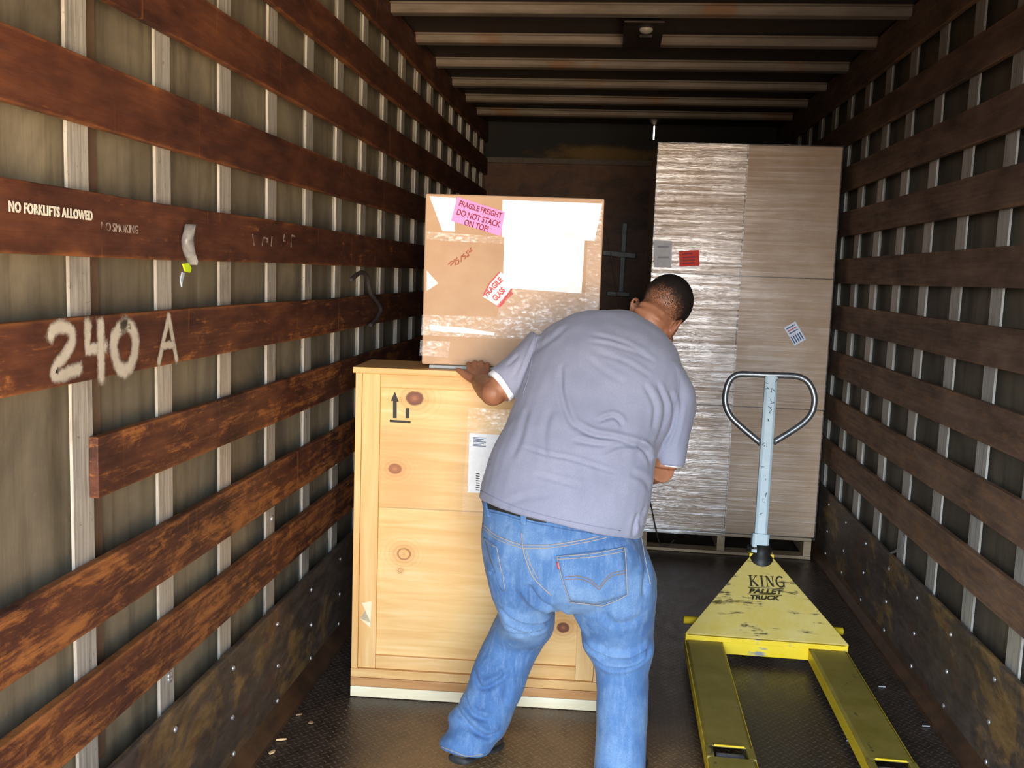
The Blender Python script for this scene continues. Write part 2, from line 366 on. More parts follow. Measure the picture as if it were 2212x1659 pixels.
# ------------------------------------------------------------------ the truck body
XL, XR, YB, ZC = -1.145, 1.32, 8.45, 2.948     # board faces, back wall, roof panel
structure(MB().box(-1.26, 1.44, REAR, YB+.05, -.06, 0).build('floor', FLOOR))
structure(MB().box(-1.28, XL-.065, REAR, YB+.05, 0, ZC+.1).build('wall_left', PANEL_L))
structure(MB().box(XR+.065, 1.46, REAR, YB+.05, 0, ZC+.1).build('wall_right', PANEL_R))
structure(MB().box(-1.28, 1.46, REAR, YB+.1, ZC, ZC+.06).build('ceiling', CEIL))
structure(MB().box(-1.28, 1.46, REAR-.05, REAR, 2.62, ZC+.06).build('wall_rear', CEIL))       # header above the rear door
hz = at(1200, 352, YB).z
structure(MB().box(-1.21, 1.385, YB, YB+.05, 0, hz).build('wall_back', PLYDARK))
gx = at(1413, 285, YB).x; g0, g1 = at(1413, 302, YB).z, at(1413, 264, YB).z
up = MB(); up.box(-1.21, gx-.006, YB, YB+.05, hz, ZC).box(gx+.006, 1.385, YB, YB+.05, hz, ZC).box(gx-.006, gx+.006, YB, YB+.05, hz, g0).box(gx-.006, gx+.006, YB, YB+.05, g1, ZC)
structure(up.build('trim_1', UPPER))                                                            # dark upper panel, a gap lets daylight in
structure(MB().box(-1.2, 1.37, YB-.03, YB, hz-.01, hz+.035).build('trim_2', simple('dusty rail', '4c4036', '5e5145')))
# kick boards with their bolts
def kick(name, x0, x1, ys, s):
    o = structure(MB().box(x0, x1, REAR, YB, 0, .42).build(name, KICK, None, .006))
    xf = x1 if s > 0 else x0
    k = 0
    for y in ys:
        for z in (.36, .205, .07):
            if k >= 99: break
            b = MB().ball((xf+s*.001, y+random.uniform(-.01, .01), z+random.uniform(-.006, .006)), .005, .009, .009, n=10, m=6).build('bolt', BOLT, o, 0, True); k += 1
    return o
LP = [1.955+.3965*k for k in range(17)]; RP = [3.52+.4065*k for k in range(13)]; RP = [3.52-.4065*2, 3.52-.4065]+RP
kick('baseboard_left', XL-.018, XL+.004, [y+.035 for y in LP], 1)
kick('baseboard_right', XR-.004, XR+.018, [y+.05 for y in RP], -1)
def coving(name, x, s):
    mb = MB(); prof = [(0, 0), (.075*s, 0), (.07*s, .016), (.045*s, .034), (.02*s, .05), (0, .075)]
    prof = [(a*.62, z*.8) for a, z in prof]; mb.loft([[Vector((x+a, y, z)) for a, z in prof] for y in (REAR, 2.0, 5, YB)]); return structure(mb.build(name, simple('rusty floor lip '+name, '34251c', '5a3d26', .55, .3, 9)))
coving('trim_3', XL+.004, 1); coving('trim_4', XR-.004, -1)
structure(MB().box(XL-.067, XL-.050, 2.045, 2.115, .42, 2.9).build('trim_5', simple('brown joint strip', '55402f', '6b5644', .6, 0, 8)))   # cover strip over the panel joint
# posts
def post(s, x, y, y2, zb=.0, zt=2.9):
    # Z-section wall post: face flange towards the load space, one web on the far side, back lip
    f, bk = x, x-s*.0385; t = s*.003
    prof = [(f, y), (f, y2), (bk, y2), (bk, y2+.028), (bk-t*.4, y2+.028), (bk-t*.4, y2-.003), (f-t, y2-.003), (f-t, y+.003), (f-t*2.6, y+.003), (f-t*2.6, y)]
    return MB().loft([[Vector((a, b, z)) for a, b in prof] for z in (zb, zt)])
groupL, groupR = 'pale wall posts of the left wall', 'pale wall posts of the right wall'
p0 = None
ZBOLT = {1: (.49, .50), 2: (.60, .655), 3: (.74, .80), 4: (.80, .87), 5: (.78, .84)}
for k, y in enumerate(LP):
    lab = f'pale worn metal upright on the left wall, {ORD[k]} post counted from the rear door'
    if p0 is None: o = p0 = post(1, XL-.025, 0, .082).build('wall_post', POST); 
    else: o = p0.copy(); COL.objects.link(o)
    o.location = (0, y, 0); tag(o, lab, 'post', groupL)
for k, y in enumerate(LP):
    if k in ZBOLT:
        o = [q for q in COL.objects if q.get('label', '').startswith('pale worn metal upright on the left wall, '+ORD[k]+' post')][0]
        for z in ZBOLT[k]:
            b = MB().ball((XL-.024, .055, z), .005, .012, .012, n=10, m=6).build('bolt', BOLT, None, 0, True); b.parent = o
p0 = None
for k, y in enumerate(RP):
    lab = f'pale worn metal upright on the right wall, {ORD[k]} post counted from the rear door'
    if p0 is None: o = p0 = post(-1, XR+.025, 0, .10).build('wall_post', POST)
    else: o = p0.copy(); COL.objects.link(o)
    o.location = (0, y-.05, 0); tag(o, lab, 'post', groupR)
# slats
TOPS = [2.626, 2.352, 2.069, 1.786, 1.511, 1.235, .946, .685]
def slat(x, s, y0, y1, z0, z1, label, mat, group, name='wall_slat'):
    mb = MB(); n = 26; xb = x-s*.024; rings = []
    for i in range(n+1):
        y = y0+(y1-y0)*i/n; dz = .004*mnoise.noise((x*9, y*1.3, z0*7)); dx = .003*mnoise.noise((x*5+3, y*1.1, z0*9))
        rings.append([Vector((xb, y, z0+dz)), Vector((x+dx, y, z0+dz)), Vector((x+dx, y, z1+dz)), Vector((xb, y, z1+dz))])
    mb.loft(rings); return tag(mb.build(name, mat, None, .003), label, 'wall board', group)
NL = ['bare scratched rust-brown board', 'rust-brown board with orange scraped edges', 'wide-looking rust-brown board with an orange scraped patch', 'rust-brown board stencilled NO FORKLIFTS ALLOWED',
      'rust-brown board spray-painted 240 A', 'short rust-brown board with a sawn end beyond the first post', 'orange-scuffed brown board with a long scrape', 'lowest orange-scuffed brown board just above the kick board']
SLATS = {}
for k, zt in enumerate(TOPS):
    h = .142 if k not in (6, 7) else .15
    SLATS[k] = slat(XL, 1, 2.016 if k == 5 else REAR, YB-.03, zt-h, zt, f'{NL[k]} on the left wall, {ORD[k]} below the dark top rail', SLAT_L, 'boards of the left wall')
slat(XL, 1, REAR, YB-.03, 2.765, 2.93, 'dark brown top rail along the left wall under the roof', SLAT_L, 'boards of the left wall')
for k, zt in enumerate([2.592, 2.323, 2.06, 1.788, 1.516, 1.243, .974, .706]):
    slat(XR, -1, REAR, YB-.03, zt-.142, zt, f'grey-brown board on the right wall, {ORD[k]} below the top rail', SLAT_R, 'boards of the right wall')
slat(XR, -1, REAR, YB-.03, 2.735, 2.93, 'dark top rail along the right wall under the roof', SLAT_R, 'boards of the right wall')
# roof ribs
RY = [0, 0, 0, 0, 4.17, 4.77, 5.37, 5.97, 6.57, 7.16, 7.74]
p0 = None
for k, y in enumerate(RY[4:]):
    if p0 is None:
        prof = [(-.010, 2.948), (-.010, 2.932), (-.036, 2.930), (-.036, 2.902), (-.026, 2.887), (.026, 2.884), (.036, 2.90), (.036, 2.932), (.010, 2.932), (.010, 2.948)]
        o = p0 = MB().loft([[Vector((x, a, z)) for a, z in prof] for x in (-1.16, -.4, .5, 1.335)]).build('roof_rib', RIB, None, .004)
    else: o = p0.copy(); COL.objects.link(o)
    o.location = (0, y, 0); tag(o, f'dusty pale crosswise rib under the dark roof, {ORD[k]} counted from the rear door', 'roof rib', 'roof ribs')
# roof lamp between two ribs
c = at(1390, 67, 4.98)
lamp = thing('roof_lamp', (c.x, 4.98, 2.9), 'dark square unlit lamp plate between the roof ribs', 'lamp')
MB().box(c.x-.1, c.x+.1, 4.83, 5.40, 2.872, 2.883).build('housing', simple('brown lamp plate', '2b211c', '3a2e27', .5, .3), lamp, .004)
MB().ball((c.x+.012, 4.95, 2.868), .035, .035, .02).build('lens', simple('dusty lamp glass', '8f8a80', 'b0aaa0', .25), lamp, 0, True)
MB().box(c.x-.02, c.x+.05, 5.05, 5.13, 2.855, 2.873).build('switch_box', DARKM, lamp, .004)
# lettering painted on the left boards (x to the right = +y, facing +x)
def TL(px, py, h=0):
    p = atX(px, py, XL+.004); return p
def wallT(y0, z0, xx): return lambda a, b, c: Vector((xx+c, y0+a, z0+b))
def spray_mat(name, soft):
    m = M(name); n = m.noise((60, 60, 60), 4, .7); n2 = m.noise((14, 14, 14), 3, .6)
    if soft:
        e = m.n('ShaderNodeAttribute'); e.attribute_name = 'edge'
        k = m.math('ADD', e.outputs['Fac'], m.math('MULTIPLY', m.math('SUBTRACT', n, .5), .9))
        return m.out(m.ramp(n2, [(.3, 'b3aa9b'), (.7, 'c8c0b2')]), .7, alpha=m.rng(k, 1.05, .35, 0, .92))
    return m.out(m.ramp(n2, [(.3, 'c9c0b0'), (.7, 'ded7c9')]), .7, alpha=m.rng(n, .30, .42, .25, 1))
SPRAY = spray_mat('stencilled off-white paint', False); SPRAYS = spray_mat('sprayed off-white paint', True)
CHALK = M('faint chalk'); CHALK = CHALK.out('b9a99e', .8, alpha=CHALK.rng(CHALK.noise((40, 40, 16), 4, .7), .4, .6, 0, .55))
a0 = atX(15, 447, XL); a1 = atX(196, 467, XL)
n_ = text_mesh('stencil_lettering', 'NO FORKLIFTS ALLOWED', .027, wallT((a0.y+a1.y)/2, (a0.z+a1.z)/2, XL+.0042), SPRAY, SLATS[3], offset=.0010, spacing=1.15)
xs = [v.co.y for v in n_.data.vertices]; k_ = (a1.y-a0.y)/(max(xs)-min(xs)); cy_ = (max(xs)+min(xs))/2
for v in n_.data.vertices: v.co.y = (a0.y+a1.y)/2+(v.co.y-cy_)*k_
a0 = atX(215, 490, XL); a1 = atX(295, 497, XL)
n_ = text_mesh('faint_lettering', 'NO SMOKING', .028, wallT((a0.y+a1.y)/2, (a0.z+a1.z)/2, XL+.0042), CHALK, SLATS[3])
xs = [v.co.y for v in n_.data.vertices]; k_ = (a1.y-a0.y)/(max(xs)-min(xs)); cy_ = (max(xs)+min(xs))/2
for v in n_.data.vertices: v.co.y = (a0.y+a1.y)/2+(v.co.y-cy_)*k_
def wl(px): return [tuple((lambda q: (q.y, q.z))(atX(x, y, XL))) for x, y in px]
T0 = lambda a, b, c: Vector((XL+.0042+c, a, b))
strokes('chalk_scrawl', [wl(q) for q in ([(543, 505), (546, 530)], [(566, 512), (563, 530)], [(566, 512), (575, 516), (574, 524)], [(585, 510), (583, 532)], [(612, 506), (606, 530)], [(612, 506), (620, 530)], [(609, 520), (619, 522)], [(627, 508), (626, 534)], [(627, 508), (635, 511)])], .006, T0, CHALK, SLATS[3])
# 240 A
d2 = [wl([(105, 725), (112, 712), (130, 706), (150, 716), (152, 738), (140, 762), (122, 785), (112, 806), (125, 812), (150, 803), (166, 797)])]
two = [[(p[0], p[1], .024) for p in [tuple(q) for q in sm([(a, b, 0) for a, b in d2[0]], 4)]]]
four = [wl(q) for q in ([(186, 702), (186, 755), (222, 750)], [(213, 700), (215, 815)])]
zero = [[tuple(q)[:2] for q in sm([(a, b, 0) for a, b in wl([(266, 700), (246, 722), (242, 752), (252, 790), (268, 800), (284, 778), (290, 738), (281, 708), (266, 700)])], 4)]]
al = [wl(q) for q in ([(340, 782), (361, 684)], [(361, 684), (378, 776)], [(347, 746), (371, 744)])]
for nm, L, wd, hz_ in (('spray_digit', two, .024, .055), ('spray_digit', four, .026, .052), ('spray_digit', zero, .030, .06), ('spray_letter', al, .017, .035)):
    spray(nm, [[p[:2] for p in l] for l in L], wd*1.55, T0, SPRAYS, SLATS[4])
# ------------------------------------------------------------------ wooden crate
A = atZ(753, 1502, 0); Bq = atZ(1290, 1533, 0)
ang = math.atan2(Bq.y-A.y, Bq.x-A.x)*.8; ca, sa = math.cos(ang), math.sin(ang)
CO = Vector((A.x+.008, A.y, 0)); CW, CD, CH = (Bq.x-A.x)*1.0-.004, .30, 1.275
def CT(u, v, z): return Vector((CO.x+u*ca-v*sa, CO.y+u*sa+v*ca, z))
CN = Vector((sa, -ca, 0))
def crate_uv(px, py):
    q = on_plane(px, py, CO, CN)-CO; return q.x*ca+q.y*sa, q.z
crate = thing('wooden_crate', CT(CW/2, CD/2, 0), 'tall pale pine shipping crate with dark knots and an up-arrow mark, standing on the floor', 'crate')
def cbox(mb, u0, u1, v0, v1, z0, z1): return mb.box(u0, u1, v0, v1, z0, z1, CT)
def ply_face():
    m, v, g, col = pine_mat('knotty plywood face', 'd8a25a', 'e8bd7c', 'f0cf9a', 0)
    P = m.xyz()
    def uvz(px, py): q = on_plane(px, py, CO, CN); return q
    KN = [(893, 862, 20, 16, 1), (851, 1015, 15, 11.5, 1), (870, 1200, 15, 13, .25), (1216, 1360, 14, 12, 1), (862, 1236, 5, 5, .15)]
    for px, py, rx, ry, k in KN:
        q = uvz(px, py); s = 1/600
        dx = m.math('DIVIDE', m.math('SUBTRACT', P[0], q.x), rx*s); dz = m.math('DIVIDE', m.math('SUBTRACT', P[2], q.z), ry*s)
        r = m.math('SQRT', m.math('ADD', m.math('POWER', dx, 2), m.math('POWER', dz, 2)))
        rr = m.math('ADD', r, m.math('MULTIPLY', m.math('SUBTRACT', m.noise(40, 3), .5), .35))
        ring = m.math('MULTIPLY', m.rng(rr, 2.6, 1.0), .38); col = m.mix(ring, col, 'c98645')
        if k > .5: col = m.mix(m.rng(rr, 1.12, .9), col, m.ramp(rr, [(.0, 'a5673a'), (.35, '8a4a26'), (.8, '5f2d17')]))
        else: col = m.mix(m.math('MULTIPLY', m.math('MULTIPLY', m.rng(rr, 1.15, 1.0), m.rng(rr, .75, .9)), .7), col, '8d5026')
        wv = m.math('SINE', m.math('MULTIPLY', rr, 9.0)); col = m.mix(m.math('MULTIPLY', m.math('MULTIPLY', m.rng(rr, 4.5, 1.3), m.rng(wv, .3, .95)), .22), col, 'a9682f')
    q = uvz(900, 1102); sd = m.math('ABSOLUTE', m.math('SUBTRACT', P[2], q.z)); col = m.mix(m.math('MULTIPLY', m.rng(sd, .004, .001), .5), col, '8a5a2c')
    zt, zb = uvz(900, 925).z, q.z
    band = m.math('MULTIPLY', m.rng(P[2], zb, zb+.004), m.rng(P[2], zt+.03, zt-.02)); fl = m.rng(P[0], CO.x+.42, CO.x+.2)
    col = m.mix(m.math('MULTIPLY', m.math('MULTIPLY', band, fl), .35), col, 'd08a55')
    return m.out(col, .48, 0, g, .05, .001)
u_s, z_r = .072, crate_uv(824, 837)[1]; zb1 = crate_uv(812, 1417)[1]; zb2 = crate_uv(800, 1444)[1]; zb3 = crate_uv(790, 1462)[1]; zb4 = crate_uv(780, 1480)[1]
cbox(MB(), .03, CW-.03, .02, CD-.02, zb3, CH-.022).build('plywood_panel', ply_face(), crate)
for u0, u1 in ((0, .024), (CW-.024, CW)): cbox(MB(), u0, u1, .0, CD, zb3, CH-.022).build('side_panel', PINE_V, crate, .002)
for u0, u1 in ((.025, u_s+.02), (CW-u_s-.02, CW-.025)): cbox(MB(), u0, u1, .004, .03, zb2, CH-.023).build('stile', PINE_V, crate, .002)
cbox(MB(), u_s+.0205, CW-u_s-.0205, .006, .03, z_r, CH-.023).build('rail', PINE_H, crate, .002)
cbox(MB(), u_s+.0205, CW-u_s-.0205, .006, .03, zb2, zb1).build('rail', PINE_H, crate, .002)
cbox(MB(), .0, CW, -.006, CD, zb3, zb2-.001).build('base_rail', PINE_H, crate, .002)
cbox(MB(), .0, CW, -.008, CD, zb4, zb3-.001).build('base_board', PINE_B, crate, .002)
for v0, v1 in ((-.01, .09), (CD-.1, CD)): cbox(MB(), .0, CW, v0, v1, 0.002, zb4-.001).build('skid', PINE_W, crate, .003)
cbox(MB(), -.008, CW+.008, -.01, CD+.01, CH-.022, CH).build('lid', PINE_H, crate, .002)
CPL = lambda px, py, h: on_plane(px, py, CO+CN*(-.02+h), CN)
def flat(name, px, mat, parent, pl, h0=.0006, t=.0012, n=CN): return MB().slab([pl(x, y, h0) for x, y in px], n, t).build(name, mat, parent)
for dx in (0, 27):
    if dx == 0: flat('arrow_mark', [(849, 903), (849, 866), (844.5, 866), (853, 846), (861.5, 868), (857, 868), (857, 903)], BLACKINK, crate, CPL)
    else: flat('arrow_mark', [(876, 903), (876, 882), (884, 882), (884, 903)], BLACKINK, crate, CPL)
flat('arrow_mark', [(842, 906.5), (887, 909.5), (887, 914.5), (842, 911.5)], BLACKINK, crate, CPL)
flat('packing_tape', [(1012, 880), (1110, 886), (1090, 1118), (997, 1112)], TAPE_THIN, crate, CPL, .0004, .0004)
sheet = flat('shipping_label', [(1014, 935), (1085, 940), (1078, 1068), (1010, 1063)], WHITE, crate, CPL, .001, .0008)
for i in range(7): flat('label_print', [(1022, 944+i*3), (1050-(i % 3)*5, 945.5+i*3), (1050-(i % 3)*5, 947+i*3), (1022, 945.5+i*3)], BLUEINK, sheet, CPL, .0019, .0002)
for i in range(8): flat('label_print', [(1028, 1022+i*5), (1036, 1023+i*5), (1036, 1025+i*5), (1028, 1024+i*5)], BLACKINK, sheet, CPL, .0019, .0002)
flat('wood_splinter', [(782, 1302), (803, 1298), (800, 1356), (778, 1336), (801, 1345)], PINE_W, crate, lambda x, y, h: on_plane(x, y, CO+CN*(-.004+h), CN))
# ------------------------------------------------------------------ grey packet under the box, cardboard box on the crate
SETB = .06
BO = CT(0, SETB, 0); BN = CN
BP = lambda px, py, h=0: on_plane(px, py, BO+BN*h, BN)
def box_uv(px, py): q = BP(px, py)-BO; return q.x*ca+q.y*sa, q.z
b_l = (box_uv(924, 412)[0]+box_uv(906, 790)[0])/2; b_r = box_uv(1300, 560)[0]; bz0 = CH+.014; bz1 = (box_uv(924, 414)[1]+box_uv(1300, 433)[1])/2
pk = MB().box(b_l+.03, b_r-.03, SETB-.012, CD-.004, CH+.001, bz0-.001, CT).build('foam_sheet', simple('pale grey foam', 'a9b0b4', 'bcc3c6', .7, 0, 60), None, .003)
tag(pk, 'thin pale grey sheet sandwiched between the crate lid and the cardboard box', 'sheet')
carton = thing('cardboard_box', CT((b_l+b_r)/2, SETB+.18, bz0), 'taped tan cardboard box with a pink sticker on top of the wooden crate', 'box')
MB().box(b_l, b_r, SETB, SETB+.36, bz0, bz1, CT).build('carton', CARD, carton, .006)
def bflat(name, px, mat, h0, t=.0006, parent=carton): return flat(name, px, mat, parent, BP, h0, t, BN)
bflat('tape_strip', [(928, 424), (985, 428), (982, 500), (956, 499)], TAPE_WHITE, .0005)
bflat('tape_strip', [(1086, 432), (1301, 440), (1284, 520), (1084, 512)], TAPE_WHITE, .0005)
bflat('tape_strip', [(922, 500), (1090, 512), (1090, 527), (922, 518)], TAPE_THIN, .0004)
bflat('tape_strip', [(1082, 620), (1295, 632), (1288, 705), (1072, 698)], TAPE_THIN, .0005)
bflat('tape_strip', [(912, 680), (1296, 690), (1292, 740), (910, 724)], TAPE_THIN, .0011)
bflat('tape_strip', [(927, 702), (1000, 708), (1068, 719), (1066, 724), (930, 714)], TAPE_WHITE, .0018)
bflat('tape_strip', [(908, 735), (972, 738), (968, 772), (906, 768)], TAPE_THIN, .0004)
bflat('tape_strip', [(1272, 445), (1302, 436), (1292, 690), (1262, 690)], TAPE_THIN, .0018)
bflat('tape_strip', [(922, 585), (947, 612), (922, 628)], TAPE, .0006)
ps = bflat('pink_sticker', [(988, 425), (1091, 458), (1081, 510), (974, 477)], PINK, .0024, .0006)
def frame_px(p0, px_, py_):
    o = BP(*p0, .0031); ex = BP(*px_, .0031)-o; ey = BP(*py_, .0031)-o; return o, ex, ey
def planeT(o, ex, ey, n): ex = ex.normalized(); ey = (ey-ex*ey.dot(ex)).normalized(); return lambda a, b, c: o+ex*a+ey*b+Vector(n)*c
def line_text(s, pc, wpx, hpx, parent, name='sticker_lettering', mat=INK, tilt=.30, offset=.0008):
    # one text line centred on a pixel of the box front, along a slanted baseline
    o = BP(*pc, .0031); ex = BP(pc[0]+100, pc[1]+100*tilt, .0031)-o; ey = BP(pc[0]+100*tilt, pc[1]-100, .0031)-o
    T = planeT(o, ex, ey, BN); sc = ex.length/math.hypot(100, 100*tilt)
    t = text_mesh(name, s, hpx*sc*1.35, lambda a, b, c: Vector((a, b, c)), mat, parent, offset=offset)
    xs = [v.co.x for v in t.data.vertices]; k = wpx*sc/(max(xs)-min(xs)); m_ = (max(xs)+min(xs))/2
    for v in t.data.vertices: v.co = T((v.co.x-m_)*k, v.co.y, v.co.z)
line_text('FRAGILE FREIGHT', (1038, 453), 96, 12, ps); line_text('DO NOT STACK', (1034, 472), 98, 13, ps); line_text('ON TOP!', (1029, 488), 54, 13, ps)
ws = bflat('packing_list', [(1090, 484), (1265, 495), (1256, 634), (1086, 622)], WHITE, .0026, .0008)
fs = bflat('fragile_sticker', [(1079, 586), (1087, 592), (1109, 622), (1080, 664), (1042, 640), (1055, 613)], WHITE, .0018, .0006)
def fline(s, pc, wpx, hpx): line_text(s, pc, wpx, hpx, fs, 'sticker_lettering', REDINK, -1.05, .0012)
fline('FRAGILE', (1066, 620), 50, 12); fline('GLASS', (1078, 636), 32, 13); fline('HANDLE WITH CARE', (1091, 647), 44, 8)
bflat('sticker_border', [(1042, 640), (1055, 613), (1079, 586), (1081, 588), (1058, 614), (1046, 639)], REDINK, .0025, .0003, fs)
bflat('sticker_border', [(1080, 664), (1109, 622), (1106, 620), (1077, 661)], REDINK, .0025, .0003, fs)
scr = [sm([(x, y, 0) for x, y in q], 4) for q in ([(968, 572), (975, 565), (980, 566), (973, 574)], [(981, 560), (985, 573)], [(988, 556), (984, 563), (991, 562), (990, 570), (985, 571)], [(997, 552), (996, 566)], [(1003, 548), (998, 554), (1006, 553), (1004, 560)], [(1012, 540), (1007, 546), (1012, 548), (1009, 555), (1014, 551)], [(1018, 534), (1014, 545), (1020, 540)])]
INV = lambda q: (lambda r: (r.x*ca+r.y*sa, r.z))(BP(q.x, q.y)-BO)
strokes('marker_number', [[INV(q) for q in l] for l in scr], .0042, lambda a, b, c: CT(a, SETB-.0006-c, b), simple('faded red marker', 'a0573f', 'a8604a', .7), carton, .0003)
# ------------------------------------------------------------------ pallet of six shrink-wrapped cartons
YS = 5.66
def sp_(px, py): return at(px, py, YS)
xl, xr = sp_(1395, 800).x+.0, min(sp_(1828, 318).x, 1.262); xm = (sp_(1610, 450).x+sp_(1572, 1000).x)/2
z0 = .135; zs = [z0, sp_(1680, 882).z, sp_(1680, 599).z, sp_(1620, 312).z]
xl = sp_(1410, 312).x*.5+sp_(1390, 1145).x*.5
pal = thing('pallet', ((xl+xr)/2, YS+.5, 0), 'worn wooden pallet under the wrapped carton stack', 'pallet')
px0, px1 = xl+.01, xr-.015
for k in range(7): MB().box(px0, px1, YS+.01+k*.165, YS+.11+k*.165, .112, .130).build('deck_board', PALLET, pal, .002)
for x in (px0, (sp_(1556, 1180).x)-.02, px1-.045): MB().box(x, x+.045, YS+.01, YS+1.1, .021, .111).build('stringer', PALLET, pal, .002)
for k in (0, 3, 6): MB().box(px0, px1, YS+.005+k*.165, YS+.105+k*.165, .002, .020).build('bottom_board', PALLET, pal, .002)
tier = ['bottom', 'middle', 'top']; SD = 1.08
CARTONS = {}
for i, (x0, x1) in enumerate(((xl, xm), (xm, xr))):
    for j in range(3):
        j_ = .004*(j-1)*(1 if i else -1)
        o = MB().box(x0+.002, x1-.002, YS+.004*((i+j) % 2), YS+SD, zs[j]+.001, zs[j+1]-.002).build('shipping_carton', CARD_D, None, .006)
        side = 'beside the person' if i == 0 else 'beside the right wall'
        tag(o, f'film-wrapped tan carton in the {tier[j]} tier of the stack, column {side}', 'carton', 'cartons on the pallet'); CARTONS[i, j] = o
wrap = thing('stretch_wrap', ((xl+xr)/2, YS, z0), 'clear wrinkled stretch film wound around the pallet stack of cartons', 'plastic wrap')
def film_sheet(name, x0, x1, y0, y1, za, zb, mat, amp):
    mb = MB(); nx, nz = 30, 90; vs = []; fs = []
    for j in range(nz+1):
        for i in range(nx+1):
            u, v = i/nx, j/nz; x, y, z = x0+(x1-x0)*u, y0+(y1-y0)*u, za+(zb-za)*v
            e = min(1, 8*u, 8*(1-u), 12*v, 12*(1-v)); a = amp*e*(mnoise.noise((x*2.3+y*2, y, z*19))+.6*mnoise.noise((x*5, y*5+4, z*47)))
            vs.append((x, y-a-.002, z) if abs(x1-x0) > abs(y1-y0) else (x-(.002+abs(a)), y, z))
    for j in range(nz):
        for i in range(nx): q = j*(nx+1)+i; fs.append((q, q+1, q+nx+2, q+nx+1))
    return mb.add(vs, fs).build(name, mat, wrap, 0, True)
film_sheet('front_film', xl-.002, xm+.004, YS-.006, YS-.006, z0-.02, zs[3]+.002, WRAP_HEAVY, .0022)
film_sheet('front_film', xm+.004, xr, YS-.006, YS-.006, z0-.01, zs[3]+.002, WRAP_LIGHT, .002)
film_sheet('side_film', xl-.004, xl-.004, YS-.006, YS+SD, z0-.02, zs[3]+.002, WRAP_HEAVY, .003)
SPL = lambda px, py, h: at(px, py, YS-.016-h)
YN = Vector((0, -1, 0))
def sflat(name, px, mat, parent, h0=0, t=.0008): return flat(name, px, mat, parent, SPL, h0, t, YN)
c_ = CARTONS[0, 2]
pch = sflat('packing_pouch', [(1463, 538), (1514, 536), (1516, 580), (1464, 581)], TAPE_THIN, c_); sflat('red_slip', [(1467, 543), (1510, 540), (1511, 574), (1468, 576)], REDPOUCH, pch, .001)
for y in (548, 555, 562, 568): sflat('slip_print', [(1474, y), (1504-(y % 3)*4, y-2), (1504-(y % 3)*4, y+1), (1474, y+3)], INK, pch, .002, .0003)
gs = sflat('grey_label', [(1413, 519), (1452, 521), (1450, 578), (1413, 577)], GREYPAPER, c_)
for x, y, w_ in ((1420, 531, 24), (1422, 554, 24)): sflat('label_print', [(x, y), (x+w_, y), (x+w_, y+4), (x, y+4)], simple('grey print %d' % y, '8a8a90', '96969c'), gs, .001, .0003)
c_ = CARTONS[1, 1]
o1, e1, e2 = Vector((1693, 708, 0)), Vector((25, -14, 0)), Vector((23, 39, 0))
lp = lambda a, b: tuple((o1+e1*a+e2*b)[:2])
ls = sflat('barcode_label', [lp(0, 0), lp(1, 0), lp(1, 1), lp(0, 1)], LABELW, c_)
for i in range(5): sflat('label_print', [lp(.08+.18*i, .55), lp(.17+.18*i, .55), lp(.17+.18*i, .93), lp(.08+.18*i, .93)], BLUEINK, ls, .001, .0003)
for i in range(3): sflat('label_print', [lp(.12, .1+.13*i), lp(.85, .1+.13*i), lp(.85, .15+.13*i), lp(.12, .15+.13*i)], BLUEINK if i != 1 else REDINK, ls, .001, .0003)
# ------------------------------------------------------------------ pallet truck
FZ = .092
hl, hr = atZ(1480, 1378, FZ), atZ(1829, 1402, FZ)
tl, tr = atZ(1527, 1659, FZ), atZ(1992, 1659, FZ)
JD = Vector((tl.x+tr.x-hl.x-hr.x, tl.y+tr.y-hl.y-hr.y, 0)).normalized()          # towards the fork tips
JR = Vector((-JD.y, JD.x, 0));                                                   # across (to the camera's right)
if JR.x < 0: JR = -JR
JO = Vector(((hl.x+hr.x)/2, (hl.y+hr.y)/2, 0)); FW = (hr-hl).dot(JR); 
def JT(a, b, z): return JO+JR*a+JD*b+Vector((0, 0, z))
jack = thing('pallet_truck', JT(0, 0, 0), 'yellow hand pallet truck with a pale grey pump handle, forks pointing at the camera', 'pallet truck')
fw = FW*.235
FL = 1.25
for s in (-1, 1):
    a0, a1 = (-FW/2, -FW/2+fw) if s < 0 else (FW/2-fw, FW/2)
    mb = MB(); prof = [(a0, .04), (a0, FZ-.012), (a0+.012, FZ), (a1-.012, FZ), (a1, FZ-.012), (a1, .04)]
    inn = [(a1-.006, .04), (a1-.006, FZ-.016), (a1-.016, FZ-.006), (a0+.016, FZ-.006), (a0+.006, FZ-.016), (a0+.006, .04)]
    def sec(b, zl=0): return [JT(a, b, z-zl) for a, z in prof+inn]
    sl0, sl1 = .955, 1.03                      # roller window near the tip
    mb.loft([sec(-.02), sec(.3), sec(sl0)]); mb.loft([sec(sl1), sec(FL-.1), [JT(a*1+((a0+a1)/2-a)*.25, FL, min(z, FZ-.02)) for a, z in prof+inn]])
    for q0, q1 in ((a0, a0+.025), (a1-.025, a1)): mb.box(q0, q1, sl0, sl1, .04, FZ, JT)
    f = mb.build('fork', FORKY, jack, .002)
    e = MB()
    for q in (a0-.001, a1-.004): e.box(q, q+.005, .0, FL-.08, .038, FZ-.010, JT)
    e.build('fork_flange', YELLOW, f)
    MB().tube([JT(a0+.035, (sl0+sl1)/2, .042), JT(a1-.035, (sl0+sl1)/2, .042)], .04, 18).build('load_roller', TREAD, f, 0, True)
    MB().box(a0+.03, a1-.03, sl0-.004, sl0+.001, FZ-.002, FZ+.003, JT).build('slot_edge', YELLOW, f)
